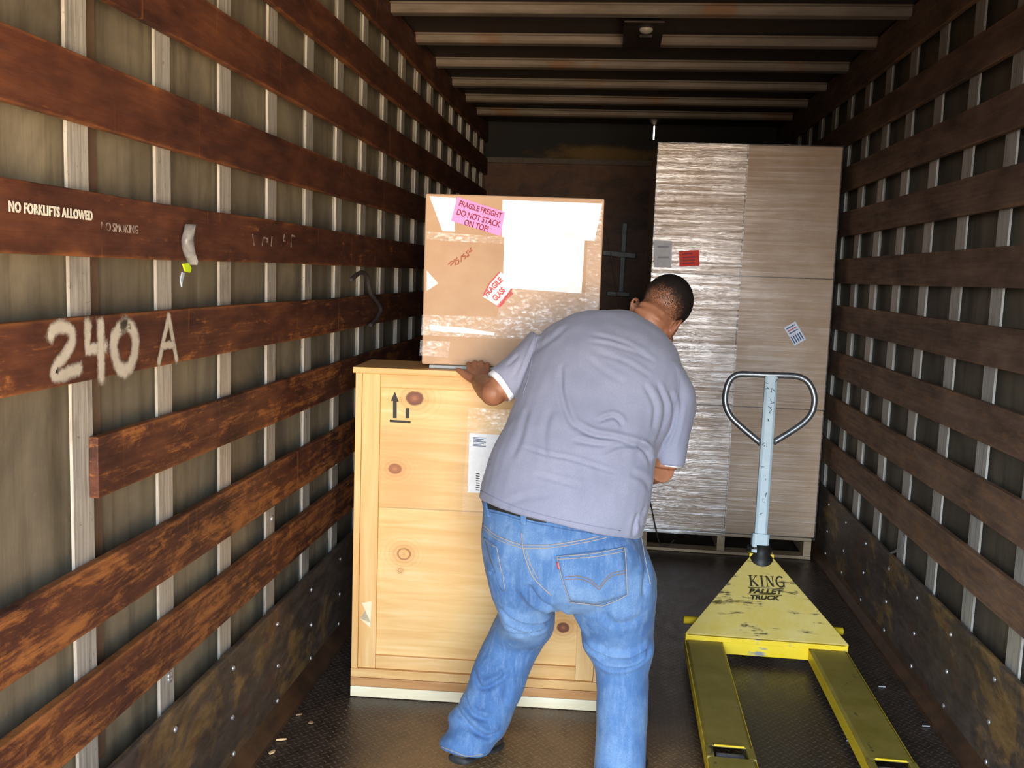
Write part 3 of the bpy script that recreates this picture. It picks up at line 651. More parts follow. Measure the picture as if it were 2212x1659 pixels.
# sloping triangular head plate
ap_l, ap_r = at(1622, 1203, 4.36), at(1668, 1204, 4.36)
zA = ap_l.z; bA = ((ap_l+ap_r)/2-JO).dot(JD); cA = ((ap_l+ap_r)/2-JO).dot(JR)
zB = FZ+.028
tri = [JT(-FW/2-.002, .02, zB), JT(FW/2+.002, .02, zB), JT(cA+.055, bA, zA), JT(cA-.055, bA, zA)]
nrm = (tri[1]-tri[0]).cross(tri[3]-tri[0]).normalized(); nrm = nrm if nrm.y < 0 else -nrm
plate = MB().slab([p-nrm*.008 for p in tri], nrm, .008).build('head_plate', YELLOW_P, jack, .002)
# skirt below the plate, cross bar and side gussets
mb = MB(); mb.slab([JT(-FW/2, .018, FZ-.004), JT(-FW/2, .018, zB-.006), JT(cA-.053, bA+.0, zA-.01), JT(cA-.053, bA-.02, .12), JT(-FW/2, -.12, .06)], JR, .008)
mb.build('side_gusset', YELLOW, jack)
mb = MB(); mb.slab([JT(FW/2-.008, .018, FZ-.004), JT(FW/2-.008, .018, zB-.006), JT(cA+.045, bA+.0, zA-.01), JT(cA+.045, bA-.02, .12), JT(FW/2-.008, -.12, .06)], JR, .008)
mb.build('side_gusset', YELLOW, jack)
mb = MB(); mb.box(-FW/2, FW/2, .006, .02, FZ-.002, zB-.008, JT).box(-FW/2+fw, FW/2-fw, -.03, .014, FZ-.055, FZ, JT)
mb.build('cross_bar', paint('scraped bright yellow', 'e4bf14', 'ecd030', '8e8f92', .56, .4, (6, 6, 30)), jack, .002)
MB().tube([JT(-FW/2-.002, -.10, .135), JT(FW/2+.002, -.10, .135)], .017, 14).build('lift_axle', YELLOW, jack, 0, True)
# pump unit and steering wheels
pc = JT(cA, bA-.02, 0)
MB().loft([[pc+Vector((r*math.cos(t), r*math.sin(t), z)) for t in [2*math.pi*i/20 for i in range(20)]] for r, z in ((.05, .1), (.062, .12), (.062, zA-.02), (.055, zA+.005), (.04, zA+.025), (.04, zA+.06))]).build('pump_body', DARKM, jack, 0, True)
MB().box(cA-.056, cA+.056, bA-.07, bA+.004, zA+.001, zA+.018, JT).build('yoke_plate', YELLOW, jack, .003)
for s in (-1, 1): MB().tube([JT(cA+s*.02, bA-.02, .09), JT(cA+s*.07, bA-.02, .09)], .09, 22).build('steer_wheel', DARKM, jack, .004)
# handle: lower sleeve, flat bar shaft, D-shaped grip
YH = (JT(cA, bA-.02, 0)).y
h0 = at(1640, 1186, YH); h1 = at(1643, 1152, YH+.005); h2 = at(1666, 812, YH+.12)
hdir = (h2-h0).normalized(); hx = Vector((1, 0, 0)); hx = (hx-hdir*hx.dot(hdir)).normalized(); hy = hdir.cross(hx)
def bar(p, q, wx, wy, r=.25):
    prof = [(-1, -1+r), (-1+r, -1), (1-r, -1), (1, -1+r), (1, 1-r), (1-r, 1), (-1+r, 1), (-1, 1-r)]
    return MB().loft([[c+hx*(a*wx)+hy*(b*wy) for a, b in prof] for c in (p, q)])
bar(h0-hdir*.015, h1, .038, .03).build('handle_sleeve', SILVER, jack, .002)
MB().tube([h0-hx*.055, h0+hx*.055], .016, 14).build('pivot_pin', DARKM, jack, 0, True)
bar(h0, h0+hdir*.012, .041, .033).build('sleeve_gap', DARKM, jack)
shaft = bar(h1-hdir*.01, h2, .0285, .017, .4).build('handle_shaft', SILVER, jack, .002)
def hp(px, py):
    n = Vector((0, -1, 0)); n = (n-hdir*n.dot(hdir)).normalized(); return on_plane(px, py, h2, n)
loop = sm([hp(*q) for q in ((1655, 810), (1620, 808.5), (1594, 809), (1577, 821), (1568, 845), (1567, 872), (1577, 897), (1600, 921), (1644, 958))], 5)
lr = sm([hp(*q) for q in ((1655, 810), (1690, 811), (1722, 813), (1744, 824), (1757, 847), (1759, 872), (1751, 896), (1727, 920), (1670, 956))], 5)
MB().tube(loop[::-1]+lr[1:], .0145, 14).build('grip_loop', STEEL, jack, 0, True)
# lettering on the head plate
pcx = JR; pup = ((tri[2]+tri[3])/2-(tri[0]+tri[1])/2).normalized(); pup = (pup-pcx*pup.dot(pcx)).normalized()
ppl = lambda px, py: on_plane(px, py, tri[0]+nrm*.0004, nrm)
def ptext(body, c, wpx, hpx, mat=BLACKINK, **k):
    o = ppl(*c); l, r_ = ppl(c[0]-wpx/2, c[1]-wpx*.018), ppl(c[0]+wpx/2, c[1]+wpx*.018); hh = (ppl(c[0], c[1]-hpx/2)-ppl(c[0], c[1]+hpx/2)).length
    ex = (r_-l).normalized(); ey = nrm.cross(ex); ey = ey if ey.z > 0 else -ey
    t = text_mesh('plate_lettering', body, hh*1.4, lambda a, b, c_: Vector((a, b, c_)), mat, plate, **k)
    xs = [v.co.x for v in t.data.vertices]; ys = [v.co.y for v in t.data.vertices]; kx = (r_-l).length/(max(xs)-min(xs)); ky = hh/(max(ys)-min(ys)); mx_, my_ = (max(xs)+min(xs))/2, (max(ys)+min(ys))/2
    for v in t.data.vertices: v.co = o+ex*((v.co.x-mx_)*kx)+ey*((v.co.y-my_)*ky)+nrm*(v.co.z+.0003)
def WORN(n):
    m = M('worn black print '+n); return m.out('3a3220', .7, alpha=m.rng(m.noise(90, 4, .7), .34, .5, .25, .95))
# KING in slab-serif strokes
o_ = ppl(1656, 1256); l_, r_ = ppl(1617, 1256.5), ppl(1695, 1259.5); ex_ = (r_-l_).normalized(); ey_ = nrm.cross(ex_); ey_ = ey_ if ey_.z > 0 else -ey_
Wk = (r_-l_).length; Hk = (ppl(1656, 1244)-ppl(1656, 1268)).length
KT = lambda a, b, c: o_+ex_*(a*Wk-Wk/2)+ey_*(b*Hk-Hk/2)+nrm*(c+.0006)
def ks(pts, w_): return [(x, y, w_) for x, y in pts]
t_, n_ = .06, .030
def kstroke(L):
    # letters laid out in unit coordinates; widths given in world metres
    T = lambda a, b, c: o_+ex_*a+ey_*b+nrm*(c+.0006)
    return strokes('plate_lettering', [[(x*Wk-Wk/2, y*Hk-Hk/2, w_) for x, y, w_ in l] for l in L], .01, T, WORN('king'), plate, .0004)
tk, th, se = Wk*.055, Wk*.022, Wk*.018
kstroke([ks([(.06, 0), (.06, 1)], tk), ks([(.0, .96), (.13, .96)], se), ks([(.0, .04), (.13, .04)], se), ks([(.08, .42), (.22, .96)], th), ks([(.11, .52), (.24, .04)], tk), ks([(.16, .96), (.27, .96)], se), ks([(.17, .04), (.29, .04)], se),
         ks([(.37, 0), (.37, 1)], tk), ks([(.31, .96), (.43, .96)], se), ks([(.31, .04), (.43, .04)], se),
         ks([(.51, .04), (.51, .96)], th), ks([(.51, .96), (.67, .04)], tk), ks([(.67, .04), (.67, .96)], th), ks([(.46, .96), (.55, .96)], se), ks([(.46, .04), (.56, .04)], se), ks([(.62, .96), (.72, .96)], se),
         [(x, y, tk*.9) for x, y in arc(.88, .5, .11, .46, 50, 320, 16)], ks([(.965, .46), (.965, .04)], tk*.8), ks([(.89, .46), (1.0, .46)], se)])
ptext('PALLET', (1655, 1277.5), 76, 10, WORN('a'), offset=.0016, shear=.25); ptext('TRUCK', (1653, 1291), 64, 9.5, WORN('b'), offset=.0016, shear=.25)
flat_u = strokes('plate_lettering', [[(-Wk*.5, 0), (Wk*.48, 0)]], .004, lambda a, b, c: ppl(1655, 1270.5)+ex_*a+ey_*b+nrm*(c+.0006), WORN('u'), plate, .0004)
flat_u = strokes('plate_lettering', [[(-Wk*.5, 0), (Wk*.45, 0)]], .003, lambda a, b, c: ppl(1654, 1284.5)+ex_*a+ey_*b+nrm*(c+.0006), WORN('v'), plate, .0004)
# scribbles along the handle bar
hs = lambda px, py: on_plane(px, py, h1-hy*(.0175 if hy.y > 0 else -.0175), hy)
scb = []
for (x, y) in ((1655, 827), (1676, 824), (1657, 842), (1670, 843), (1668, 868), (1662, 880), (1664, 890), (1660, 905), (1650, 960), (1656, 965), (1647, 1014), (1652, 1032), (1655, 1068), (1648, 1080), (1645, 1112)):
    scb.append([(x+random.uniform(-5, 5), y+random.uniform(-6, 6)) for _ in range(random.choice((2, 3, 4)))])
for l in scb: MB().tube([hs(*q) for q in l], .0012, 6).build('pen_mark', BLACKINK, shaft)
# ------------------------------------------------------------------ the worker
SKIN = M('warm brown skin'); _n = SKIN.noise(14, 4, .6); _f = SKIN.noise(120, 3, .6)
SKIN = SKIN.out(SKIN.ramp(_n, [(.3, '8a5a42'), (.55, '9c6a4e'), (.8, 'ab7758')]), .5, 0, _f, .12, .001, sss=.06, spec=.4)
def shirt_mat():
    m = M('blue-grey work shirt cloth'); P = m.xyz(); n = m.noise(3, 4, .6); wv = m.noise((420, 420, 420), 2, .5); f = m.noise((900, 200, 900), 2, .5)
    c = m.ramp(n, [(.3, '878b9f'), (.6, '989bae')]); c = m.mix(m.rng(wv, .35, .65, 0, .35), c, '757a8e')
    return m.out(c, .85, 0, wv, .25, .0012, spec=.15, sheen=.15)
SHIRT = shirt_mat()
COLLARM = simple('shirt collar cloth', '7c8199', '8d91a8', .85, 0, 200)
TEE = simple('white undershirt cloth', 'e9ebf0', 'f6f7fa', .85, 0, 200)
def jeans_mat():
    m = M('faded blue denim'); n = m.noise(4, 4, .6); tw = m.noise((500, 500, 160), 2, .6); st = m.noise((60, 60, 9), 4, .7); b = m.noise(9, 4, .6, off=(3, 3, 3))
    c = m.ramp(n, [(.28, '3d5f91'), (.5, '567aa8'), (.72, '84a3c4')]); c = m.mix(m.rng(st, .45, .75, 0, .35), c, '93afcc'); c = m.mix(m.rng(tw, .4, .65, 0, .3), c, '38557f')
    c = m.mix(m.rng(b, .55, .75, 0, .3), c, '98b3cd')
    return m.out(c, .85, 0, tw, .25, .0012, spec=.15, sheen=.1)
JEANS = jeans_mat()
THREAD = simple('tan stitching', '8f8f98', 'a59a8c', .8, 0, 100); THREADB = simple('rust stitching', '7c6a5c', '8d7562', .8, 0, 100)
LEATHER = simple('black leather belt', '20201f', '343331', .45, 0, 60); BOOT = simple('dark brown boot leather', '3a332c', '574a3d', .6, 0, 30); SOLE = simple('black boot sole', '262626', '3a3a3a', .7, 0, 40)
REDTAB = simple('red tab', 'c02a3a', 'd03a48', .6)
man = thing('person', (0.02, 2.93, 0), 'person in a grey-blue short-sleeved shirt and blue jeans bending to push the wooden crate', 'person')
def rings_of(spec, n=36, p=2.3):
    C = []; U = []
    for pl, pr, y, hd, *rest in spec:
        dy = rest[0] if rest else 0
        a, b = at(*pl, y+dy), at(*pr, y-dy); C.append((a+b)/2); U.append((b-a)/2)
    out = []
    for i in range(len(C)):
        ax = (C[min(i+1, len(C)-1)]-C[max(i-1, 0)]).normalized(); u = U[i]; v = ax.cross(u).normalized()
        if v.y < 0: v = -v
        hd = spec[i][3]; r = []
        for k in range(n):
            t = 2*math.pi*k/n; c, s = math.cos(t), math.sin(t)
            r.append(C[i]+u*(math.copysign(abs(c)**(2/p), c))+v*(hd*math.copysign(abs(s)**(2/p), s)))
        out.append(r)
    return out
def interp(rings, n=4):
    # Catmull-Rom between rings for smooth lofts
    k = len(rings[0]); cols = [sm([r[i] for r in rings], n) for i in range(k)]
    return [[cols[i][j] for i in range(k)] for j in range(len(cols[0]))]
def remesh(mb, name, mat, vox, it=4, parent=None, sub=0):
    o = mb.build(name, mat, None)
    m = o.modifiers.new('r', 'REMESH'); m.mode = 'VOXEL'; m.voxel_size = vox; m.use_smooth_shade = True
    s = o.modifiers.new('s', 'SMOOTH'); s.factor = .5; s.iterations = it
    bake(o)
    for p in o.data.polygons: p.use_smooth = True
    o.data.materials.clear(); o.data.materials.append(mat)
    if parent: attach(o, parent)
    return o
def bvh(o): return BVHTree.FromPolygons([v.co.copy() for v in o.data.vertices], [tuple(p.vertices) for p in o.data.polygons])
def hit(tree, px, py):
    d = Vector(ray(px, py)).normalized(); r = tree.ray_cast(Vector(O3), d); return r[0], r[1]
def folds(o, specs, Y, nz=.004, seed=0):
    # cloth creases: valleys with a soft ridge beside them, laid over the back of the garment
    segs = []
    for px, dep, wid in specs:
        pts = [at(x, y, Y) for x, y in px]; pts = sm(pts, 5); segs.append(([(p.x, p.z) for p in pts], dep, wid))
    me = o.data; nv = len(me.vertices); co = np.empty(nv*3); me.vertices.foreach_get('co', co); co = co.reshape(-1, 3)
    no = np.empty(nv*3); me.vertices.foreach_get('normal', no); no = no.reshape(-1, 3)
    D = np.zeros(nv)
    for pts, dep, wid in segs:
        best = np.full(nv, 1e9); sg = np.zeros(nv); tt = np.zeros(nv); L = len(pts)-1
        for i in range(L):
            a = np.array(pts[i]); b = np.array(pts[i+1]); ab = b-a; l2 = ab@ab+1e-12; q = co[:, [0, 2]]-a; t = np.clip((q@ab)/l2, 0, 1)
            d = q-t[:, None]*ab; dd = np.hypot(d[:, 0], d[:, 1]); up = dd < best; s_ = np.sign(ab[0]*q[:, 1]-ab[1]*q[:, 0])
            best = np.where(up, dd, best); sg = np.where(up, s_, sg); tt = np.where(up, (i+t)/L, tt)
        s = best*sg; fade = np.clip(np.minimum(tt, 1-tt)*5, 0, 1)**.7
        D += dep*fade*(-np.exp(-(s/wid)**2)+.75*np.exp(-((s-2.0*wid)/(1.2*wid))**2)+.35*np.exp(-((s+2.0*wid)/(1.3*wid))**2))
    back = np.clip(-no[:, 1]*1.6+.25, 0, 1)
    for i in range(nv):
        v = Vector(co[i]); D[i] = D[i]*back[i]+nz*(mnoise.noise(v*9+Vector((seed, 0, 0)))+.5*mnoise.noise(v*21))
    co = co+no*D[:, None]; me.vertices.foreach_set('co', co.ravel()); me.update()
# ---- jeans
jb = MB()
pel = [((1050, 1060), (1382, 1118), 3.0, .155), ((1043, 1105), (1388, 1160), 2.985, .172), ((1042, 1170), (1404, 1205), 2.965, .185), ((1049, 1225), (1418, 1250), 2.965, .182), ((1060, 1242), (1416, 1264), 2.975, .14), ((1095, 1250), (1400, 1274), 2.99, .06)]
jb.loft(interp(rings_of(pel), 4))
lleg = [((1046, 1195), (1178, 1210), 2.955, .155), ((1056, 1240), (1188, 1254), 2.965, .15), ((1072, 1278), (1194, 1292), 2.99, .138), ((1084, 1306), (1197, 1322), 3.015, .125), ((1071, 1335), (1197, 1350), 3.05, .112), ((1050, 1377), (1178, 1386), 3.075, .098), ((1027, 1425), (1150, 1440), 3.06, .094), ((1008, 1478), (1128, 1500), 3.03, .092), ((994, 1515), (1112, 1532), 3.01, .09), ((970, 1546), (1102, 1558), 2.99, .09), ((970, 1575), (1088, 1588), 2.97, .088), ((951, 1594), (1072, 1606), 2.957, .089), ((949, 1611), (1058, 1628), 2.95, .084)]
jb.loft(interp(rings_of(lleg), 4))
rleg = [((1226, 1195), (1406, 1215), 2.955, .155), ((1222, 1244), (1418, 1268), 2.96, .152), ((1230, 1292), (1417, 1312), 2.97, .142), ((1250, 1338), (1414, 1354), 2.985, .128), ((1256, 1385), (1412, 1402), 3.0, .11), ((1279, 1425), (1405, 1430), 3.0, .102), ((1287, 1455), (1399, 1460), 2.995, .098), ((1288, 1510), (1401, 1515), 2.98, .095), ((1287, 1580), (1398, 1585), 2.955, .092), ((1284, 1655), (1394, 1660), 2.93, .09), ((1285, 1712), (1392, 1716), 2.91, .09)]
jb.loft(interp(rings_of(rleg), 4))
jb.ball(at(1120, 1190, 2.895), .10, .095, .11); jb.ball(at(1310, 1205, 2.89), .105, .10, .11)
jeans = remesh(jb, 'jeans', JEANS, .0062, 6, man)
JF = [([(1085, 1302), (1120, 1330), (1160, 1345), (1196, 1348)], .016, .009), ([(1078, 1330), (1120, 1352), (1165, 1362), (1190, 1352)], .010, .008), ([(1060, 1368), (1100, 1366), (1150, 1368)], .006, .010),
      ([(1200, 1298), (1170, 1280), (1145, 1240)], .012, .012), ([(1205, 1300), (1240, 1345), (1256, 1378)], .006, .01),
      ([(1262, 1395), (1310, 1412), (1370, 1412), (1410, 1394)], .016, .009), ([(1285, 1432), (1330, 1440), (1385, 1428), (1408, 1402)], .014, .009), ([(1290, 1420), (1330, 1418), (1380, 1416)], .007, .008),
      ([(1012, 1470), (1035, 1500), (1070, 1490), (1100, 1470)], .008, .01), ([(975, 1540), (1005, 1560), (1050, 1590), (1080, 1590)], .010, .009), ([(992, 1518), (1020, 1548), (1060, 1560)], .008, .009), ([(985, 1566), (1010, 1572), (1040, 1586)], .004, .008), ([(1075, 1440), (1090, 1490), (1085, 1540)], .005, .012),
      ([(1330, 1530), (1345, 1580), (1335, 1640)], .006, .016), ([(1385, 1150), (1395, 1210), (1390, 1280)], .007, .01), ([(1060, 1290), (1052, 1250), (1046, 1200)], .005, .01), ([(1300, 1300), (1330, 1330), (1390, 1320)], .004, .014)]
JF = [(p, d*1.35, w_*.85) for p, d, w_ in JF]
folds(jeans, JF, 2.9, .004)
JT_ = bvh(jeans)
def on_j(px, py, lift=.002):
    l, n = hit(JT_, px, py)
    return None if l is None else l+n*lift
def seam(name, px, r=.0022, mat=THREAD, lift=.0008, parent=jeans, n=7):
    pts = [on_j(q.x, q.y, lift) for q in sm([(x, y, 0) for x, y in px], n)]; pts = [p for p in pts if p is not None]
    if len(pts) > 2: return MB().tube(pts, r, 6).build(name, mat, parent, 0, True)
def patch(name, c, mat, lift=.003, nx=16, ny=14, bulge=0, parent=jeans, sag=None):
    # cloth patch: corners tl, tr, br, bl; lower edge dips to a point by bulge px
    mb = MB(); T, Bt = [], []
    for j in range(ny+1):
        for i in range(nx+1):
            u, v = i/nx, j/ny; x = (c[0][0]*(1-u)+c[1][0]*u)*(1-v)+(c[3][0]*(1-u)+c[2][0]*u)*v; y = (c[0][1]*(1-u)+c[1][1]*u)*(1-v)+(c[3][1]*(1-u)+c[2][1]*u)*v
            y += bulge*v*(1-abs(2*u-1))
            l, n_ = hit(JT_, x, y)
            if l is None: return None
            T.append(l+n_*lift); Bt.append(l-n_*.002)
    W_ = nx+1; N = len(T); fs = []
    for j in range(ny):
        for i in range(nx): q = j*W_+i; fs += [(q, q+1, q+W_+1, q+W_), (N+q, N+q+W_, N+q+W_+1, N+q+1)]
    ed = [i for i in range(nx+1)]+[j*W_+nx for j in range(1, ny+1)]+[ny*W_+i for i in range(nx-1, -1, -1)]+[j*W_ for j in range(ny-1, 0, -1)]
    for a, b in zip(ed, ed[1:]+ed[:1]): fs.append((a, N+a, N+b, b))
    return mb.add(T+Bt, fs).build(name, mat, parent, 0, True)
pk_ = patch('back_pocket', [(1203, 1201), (1348, 1182), (1354, 1284), (1231, 1297)], JEANS, .004, bulge=14)
def seam2(px, **k): seam('stitching', px, **k)
for q in ([(1203, 1202), (1280, 1196), (1347, 1183)], [(1204, 1208), (1280, 1203), (1348, 1191)], [(1203, 1202), (1216, 1255), (1232, 1299)], [(1232, 1299), (1295, 1306), (1300, 1307)], [(1300, 1307), (1330, 1296), (1354, 1284)], [(1348, 1183), (1352, 1235), (1354, 1284)]): seam('stitching', q, .0016, THREAD, .0045, pk_)
for d in (0, 6): seam('stitching', [(1221, 1245+d), (1250, 1244+d), (1275, 1252+d), (1293, 1266+d), (1300, 1258+d), (1320, 1238+d), (1350, 1231+d)], .0014, THREADB, .0045, pk_)
tb = patch('red_tab', [(1202, 1215), (1207, 1214), (1210, 1229), (1205, 1230)], REDTAB, .005, 3, 3)
lp_ = patch('back_pocket', [(1047, 1160), (1074, 1180), (1092, 1276), (1080, 1270)], JEANS, .003, 8, 12, bulge=4)
if lp_:
    seam('stitching', [(1048, 1164), (1062, 1176), (1074, 1182)], .0015, THREAD, .0035, lp_); seam('stitching', [(1074, 1182), (1084, 1230), (1092, 1275)], .0015, THREAD, .0035, lp_)
seam('stitching', [(1043, 1132), (1075, 1158), (1125, 1177)], .0022); seam('stitching', [(1125, 1177), (1190, 1177), (1260, 1166), (1310, 1155)], .0022)
seam('stitching', [(1043, 1140), (1075, 1165), (1127, 1184)], .0016); seam('stitching', [(1127, 1184), (1190, 1183), (1260, 1172), (1312, 1161)], .0016)
seam('stitching', [(1127, 1150), (1130, 1185), (1140, 1220), (1156, 1252), (1190, 1285)], .0022); seam('stitching', [(1136, 1185), (1146, 1218), (1162, 1250)], .0016)
seam('stitching', [(953, 1612), (985, 1625), (1010, 1633), (1045, 1629)], .0018)
seam('stitching', [(1385, 1160), (1396, 1220), (1405, 1262)], .0016)
# belt and belt loops show below the lifted shirt hem
def band(name, px0, px1, mat, lift, parent=jeans):
    a = sm([(x, y, 0) for x, y in px0], 6); b = sm([(x, y, 0) for x, y in px1], 6); T, Bt = [], []
    for p, q in zip(a, b):
        for s in (0, .5, 1):
            l, n_ = hit(JT_, p.x+(q.x-p.x)*s, p.y+(q.y-p.y)*s)
            if l is None: break
            T.append(l+n_*lift); Bt.append(l-n_*.002)
    k = len(T)//3; N = len(T); fs = []
    for i in range(k-1):
        for s in (0, 1): q = i*3+s; fs += [(q, q+1, q+4, q+3), (N+q, N+q+3, N+q+4, N+q+1)]
        fs += [(i*3, i*3+3, N+i*3+3, N+i*3), (i*3+2, N+i*3+2, N+i*3+5, i*3+5)]
    fs += [(0, N, N+1, 1), (1, N+1, N+2, 2), (3*k-3, 3*k-2, N+3*k-2, N+3*k-3), (3*k-2, 3*k-1, N+3*k-1, N+3*k-2)]
    return MB().add(T[:3*k]+Bt[:3*k], fs).build(name, mat, parent, 0, True) if k > 2 else None
belt = band('belt', [(1050, 1074), (1080, 1086), (1110, 1098), (1150, 1112), (1180, 1120)], [(1052, 1098), (1080, 1105), (1110, 1113), (1150, 1125), (1180, 1130)], LEATHER, .006, man)
band('waistband_edge', [(1048, 1104), (1090, 1112), (1140, 1127), (1240, 1146), (1330, 1158)], [(1048, 1110), (1090, 1118), (1140, 1133), (1240, 1152), (1330, 1164)], JEANS, .003)
patch('belt_loop', [(1047, 1082), (1054, 1080), (1060, 1118), (1052, 1118)], JEANS, .010, 4, 6)
patch('belt_loop', [(1126, 1100), (1139, 1104), (1137, 1135), (1126, 1133)], JEANS, .010, 4, 6)
# ---- boots
def boot(nm, heel, toe, ankle):
    d = (toe-heel); L = d.length; d.normalize(); s = d.cross(Vector((0, 0, 1))).normalized(); UPV = s.cross(d)
    def foot(sc, z0, z1f):
        mb = MB(); rings = []
        for t, wd, h in ((0, .026, .07), (.06, .034, .085), (.25, .037, .10), (.45, .040, .085), (.62, .049, .062), (.8, .049, .052), (.94, .036, .045), (1.0, .016, .032)):
            c = heel+d*(L*t); rings.append([c+s*(wd*sc*math.copysign(abs(math.cos(a))**.75, math.cos(a)))+UPV*(z0+(z1f(h)-z0)*(.5+.5*math.copysign(abs(math.sin(a))**.75, math.sin(a)))) for a in [2*math.pi*k/22 for k in range(22)]])
        return mb.loft(interp(rings, 3))
    b = foot(1.12, .018, lambda h: h); b.tube([ankle, ankle*.5+(heel+d*.06+Vector((0, 0, .1)))*.5, heel+d*.07+UPV*.075], [.036, .040, .044], 18)
    o = remesh(b, 'boot', BOOT, .006, 4, man); foot(1.2, .002, lambda h: .026).build('boot_sole', SOLE, o, 0, True); return o
la = (at(990, 1618, 2.955)+at(1030, 1628, 2.955))/2
hx_ = at(992, 1655, 2.91).x
boot('l', Vector((hx_-.004, 2.884, .050)), Vector((hx_+.09, 3.14, .0)), at(1001, 1636, 2.955))
ra = at(1338, 1700, 2.915)
boot('r', Vector((ra.x+.0, 2.865, 0)), Vector((ra.x+.05, 3.14, 0)), ra+Vector((0, 0, .02)))
# ---- shirt
tb_ = MB()
tor = [((1035, 1073), (1386, 1160), 2.985, .207), ((1046, 1030), (1402, 1104), 2.995, .205), ((1060, 985), (1409, 1050), 3.02, .205), ((1080, 942), (1415, 1000), 3.05, .205), ((1102, 895), (1432, 950), 3.08, .20), ((1122, 835), (1462, 900), 3.12, .195), ((1142, 775), (1480, 850), 3.16, .18), ((1170, 725), (1472, 800), 3.20, .155), ((1225, 692), (1460, 770), 3.235, .12), ((1290, 680), (1446, 752), 3.26, .09), ((1334, 675), (1440, 744), 3.275, .07)]
tb_.loft(interp(rings_of(tor, p=2.25), 5))
tb_.loft(interp(rings_of([((1150, 715), (1196, 860), 3.185, .10), ((1112, 752), (1150, 860), 3.16, .088), ((1085, 778), (1128, 862), 3.145, .076), ((1062, 797), (1111, 863), 3.135, .068)]), 5))
tb_.loft(interp(rings_of([((1400, 790), (1468, 780), 3.17, .10), ((1420, 840), (1498, 836), 3.16, .095), ((1420, 890), (1503, 882), 3.15, .088), ((1414, 940), (1492, 938), 3.14, .078), ((1412, 1000), (1478, 1006), 3.13, .068)]), 5))
shirt = remesh(tb_, 'shirt', SHIRT, .0058, 7, man)
SF = [([(1112, 858), (1124, 815), (1138, 775), (1152, 735)], .008, .007), ([(1140, 770), (1190, 735), (1225, 705)], .004, .010),
      ([(1210, 790), (1212, 840), (1228, 890), (1246, 918)], .010, .011), ([(1240, 908), (1280, 930), (1335, 942), (1385, 962), (1410, 990)], .013, .010), ([(1240, 940), (1300, 950), (1345, 952)], .008, .009),
      ([(1290, 905), (1320, 895), (1335, 900), (1345, 915)], .009, .008), ([(1134, 954), (1190, 968), (1240, 977), (1335, 1008)], .006, .006), ([(1160, 1005), (1210, 1018), (1260, 1030)], .005, .009),
      ([(1268, 742), (1320, 750), (1380, 768), (1420, 790)], .003, .008), ([(1275, 728), (1340, 742), (1400, 772)], .003, .008), ([(1290, 765), (1350, 785), (1410, 820)], .0028, .009), ([(1262, 770), (1300, 800), (1350, 830)], .0025, .011),
      ([(1450, 850), (1462, 890), (1455, 940), (1432, 975)], .009, .009), ([(1420, 830), (1440, 880), (1434, 930), (1418, 965)], .008, .009), ([(1390, 830), (1415, 880), (1410, 930)], .006, .010), ([(1478, 880), (1470, 930), (1455, 985)], .006, .008),
      ([(1378, 955), (1395, 975), (1405, 1000)], .012, .008), ([(1376, 960), (1340, 955), (1300, 965)], .007, .009), ([(1100, 1070), (1150, 1050), (1200, 1045)], .004, .012), ([(1378, 1095), (1370, 1115), (1366, 1145)], .009, .008), ([(1396, 1085), (1380, 1110), (1384, 1130)], .006, .008),
      ([(1140, 880), (1130, 930), (1110, 980)], .005, .013), ([(1190, 880), (1180, 930), (1185, 990)], .005, .014), ([(1260, 985), (1270, 1040), (1250, 1080)], .004, .016), ([(1360, 1010), (1390, 1030), (1404, 1060)], .006, .01), ([(1095, 830), (1118, 790)], .004, .007), ([(1085, 800), (1110, 775)], .004, .007)]
SF = [(p, d*.72, w_*.72) for p, d, w_ in SF]
folds(shirt, SF, 2.95, .004, 5)
# hem stitching and a thin neckband
ST_ = bvh(shirt)
def sseam(name, px, r, mat, lift):
    pts = []
    for q in sm([(x, y, 0) for x, y in px], 8):
        l, n_ = hit(ST_, q.x, q.y)
        if l is not None: pts.append(l+n_*lift)
    if len(pts) > 2: MB().tube(pts, r, 6).build(name, mat, shirt, 0, True)
sseam('hem_seam', [(1040, 1060), (1075, 1078), (1130, 1100), (1230, 1126), (1340, 1146)], .0016, COLLARM, .0002)
sseam('shoulder_seam', [(1158, 726), (1150, 770), (1140, 820), (1130, 850)], .0015, COLLARM, .0002)
sseam('shoulder_seam', [(1462, 790), (1466, 830), (1455, 880), (1432, 930)], .0015, COLLARM, .0002)
# undershirt cuffs peeking out of the sleeves
def cuff(spec): MB().loft(interp(rings_of(spec), 3)).build('undershirt_cuff', TEE, man, 0, True)
cuff([((1076, 793), (1118, 850), 3.14, .066), ((1062, 800), (1108, 862), 3.135, .064), ((1055, 806), (1100, 868), 3.13, .062)])
cuff([((1418, 975), (1472, 980), 3.135, .060), ((1415, 1000), (1470, 1006), 3.13, .060), ((1416, 1005), (1462, 1012), 3.128, .058)])
# ---- body: one skin surface for trunk core, neck, head, arms and hands
bb = MB()
CEN = lambda a, b, y: (at(*a, y)+at(*b, y))/2
spine = [at(1215, 1150, 2.98), at(1240, 1000, 3.05), at(1290, 870, 3.14), at(1345, 770, 3.22), at(1392, 715, 3.275)]
bb.tube(spine, [.11, .12, .12, .10, .06], 20)
for hip, kn, an in ((at(1125, 1240, 2.98), at(1130, 1350, 3.07), la), (at(1320, 1255, 2.97), at(1335, 1400, 3.0), ra)):
    bb.tube([hip, kn, kn*.3+an*.7], [.085, .058, .042], 16); bb.tube([at(1215, 1150, 2.98), hip], [.11, .085], 16)
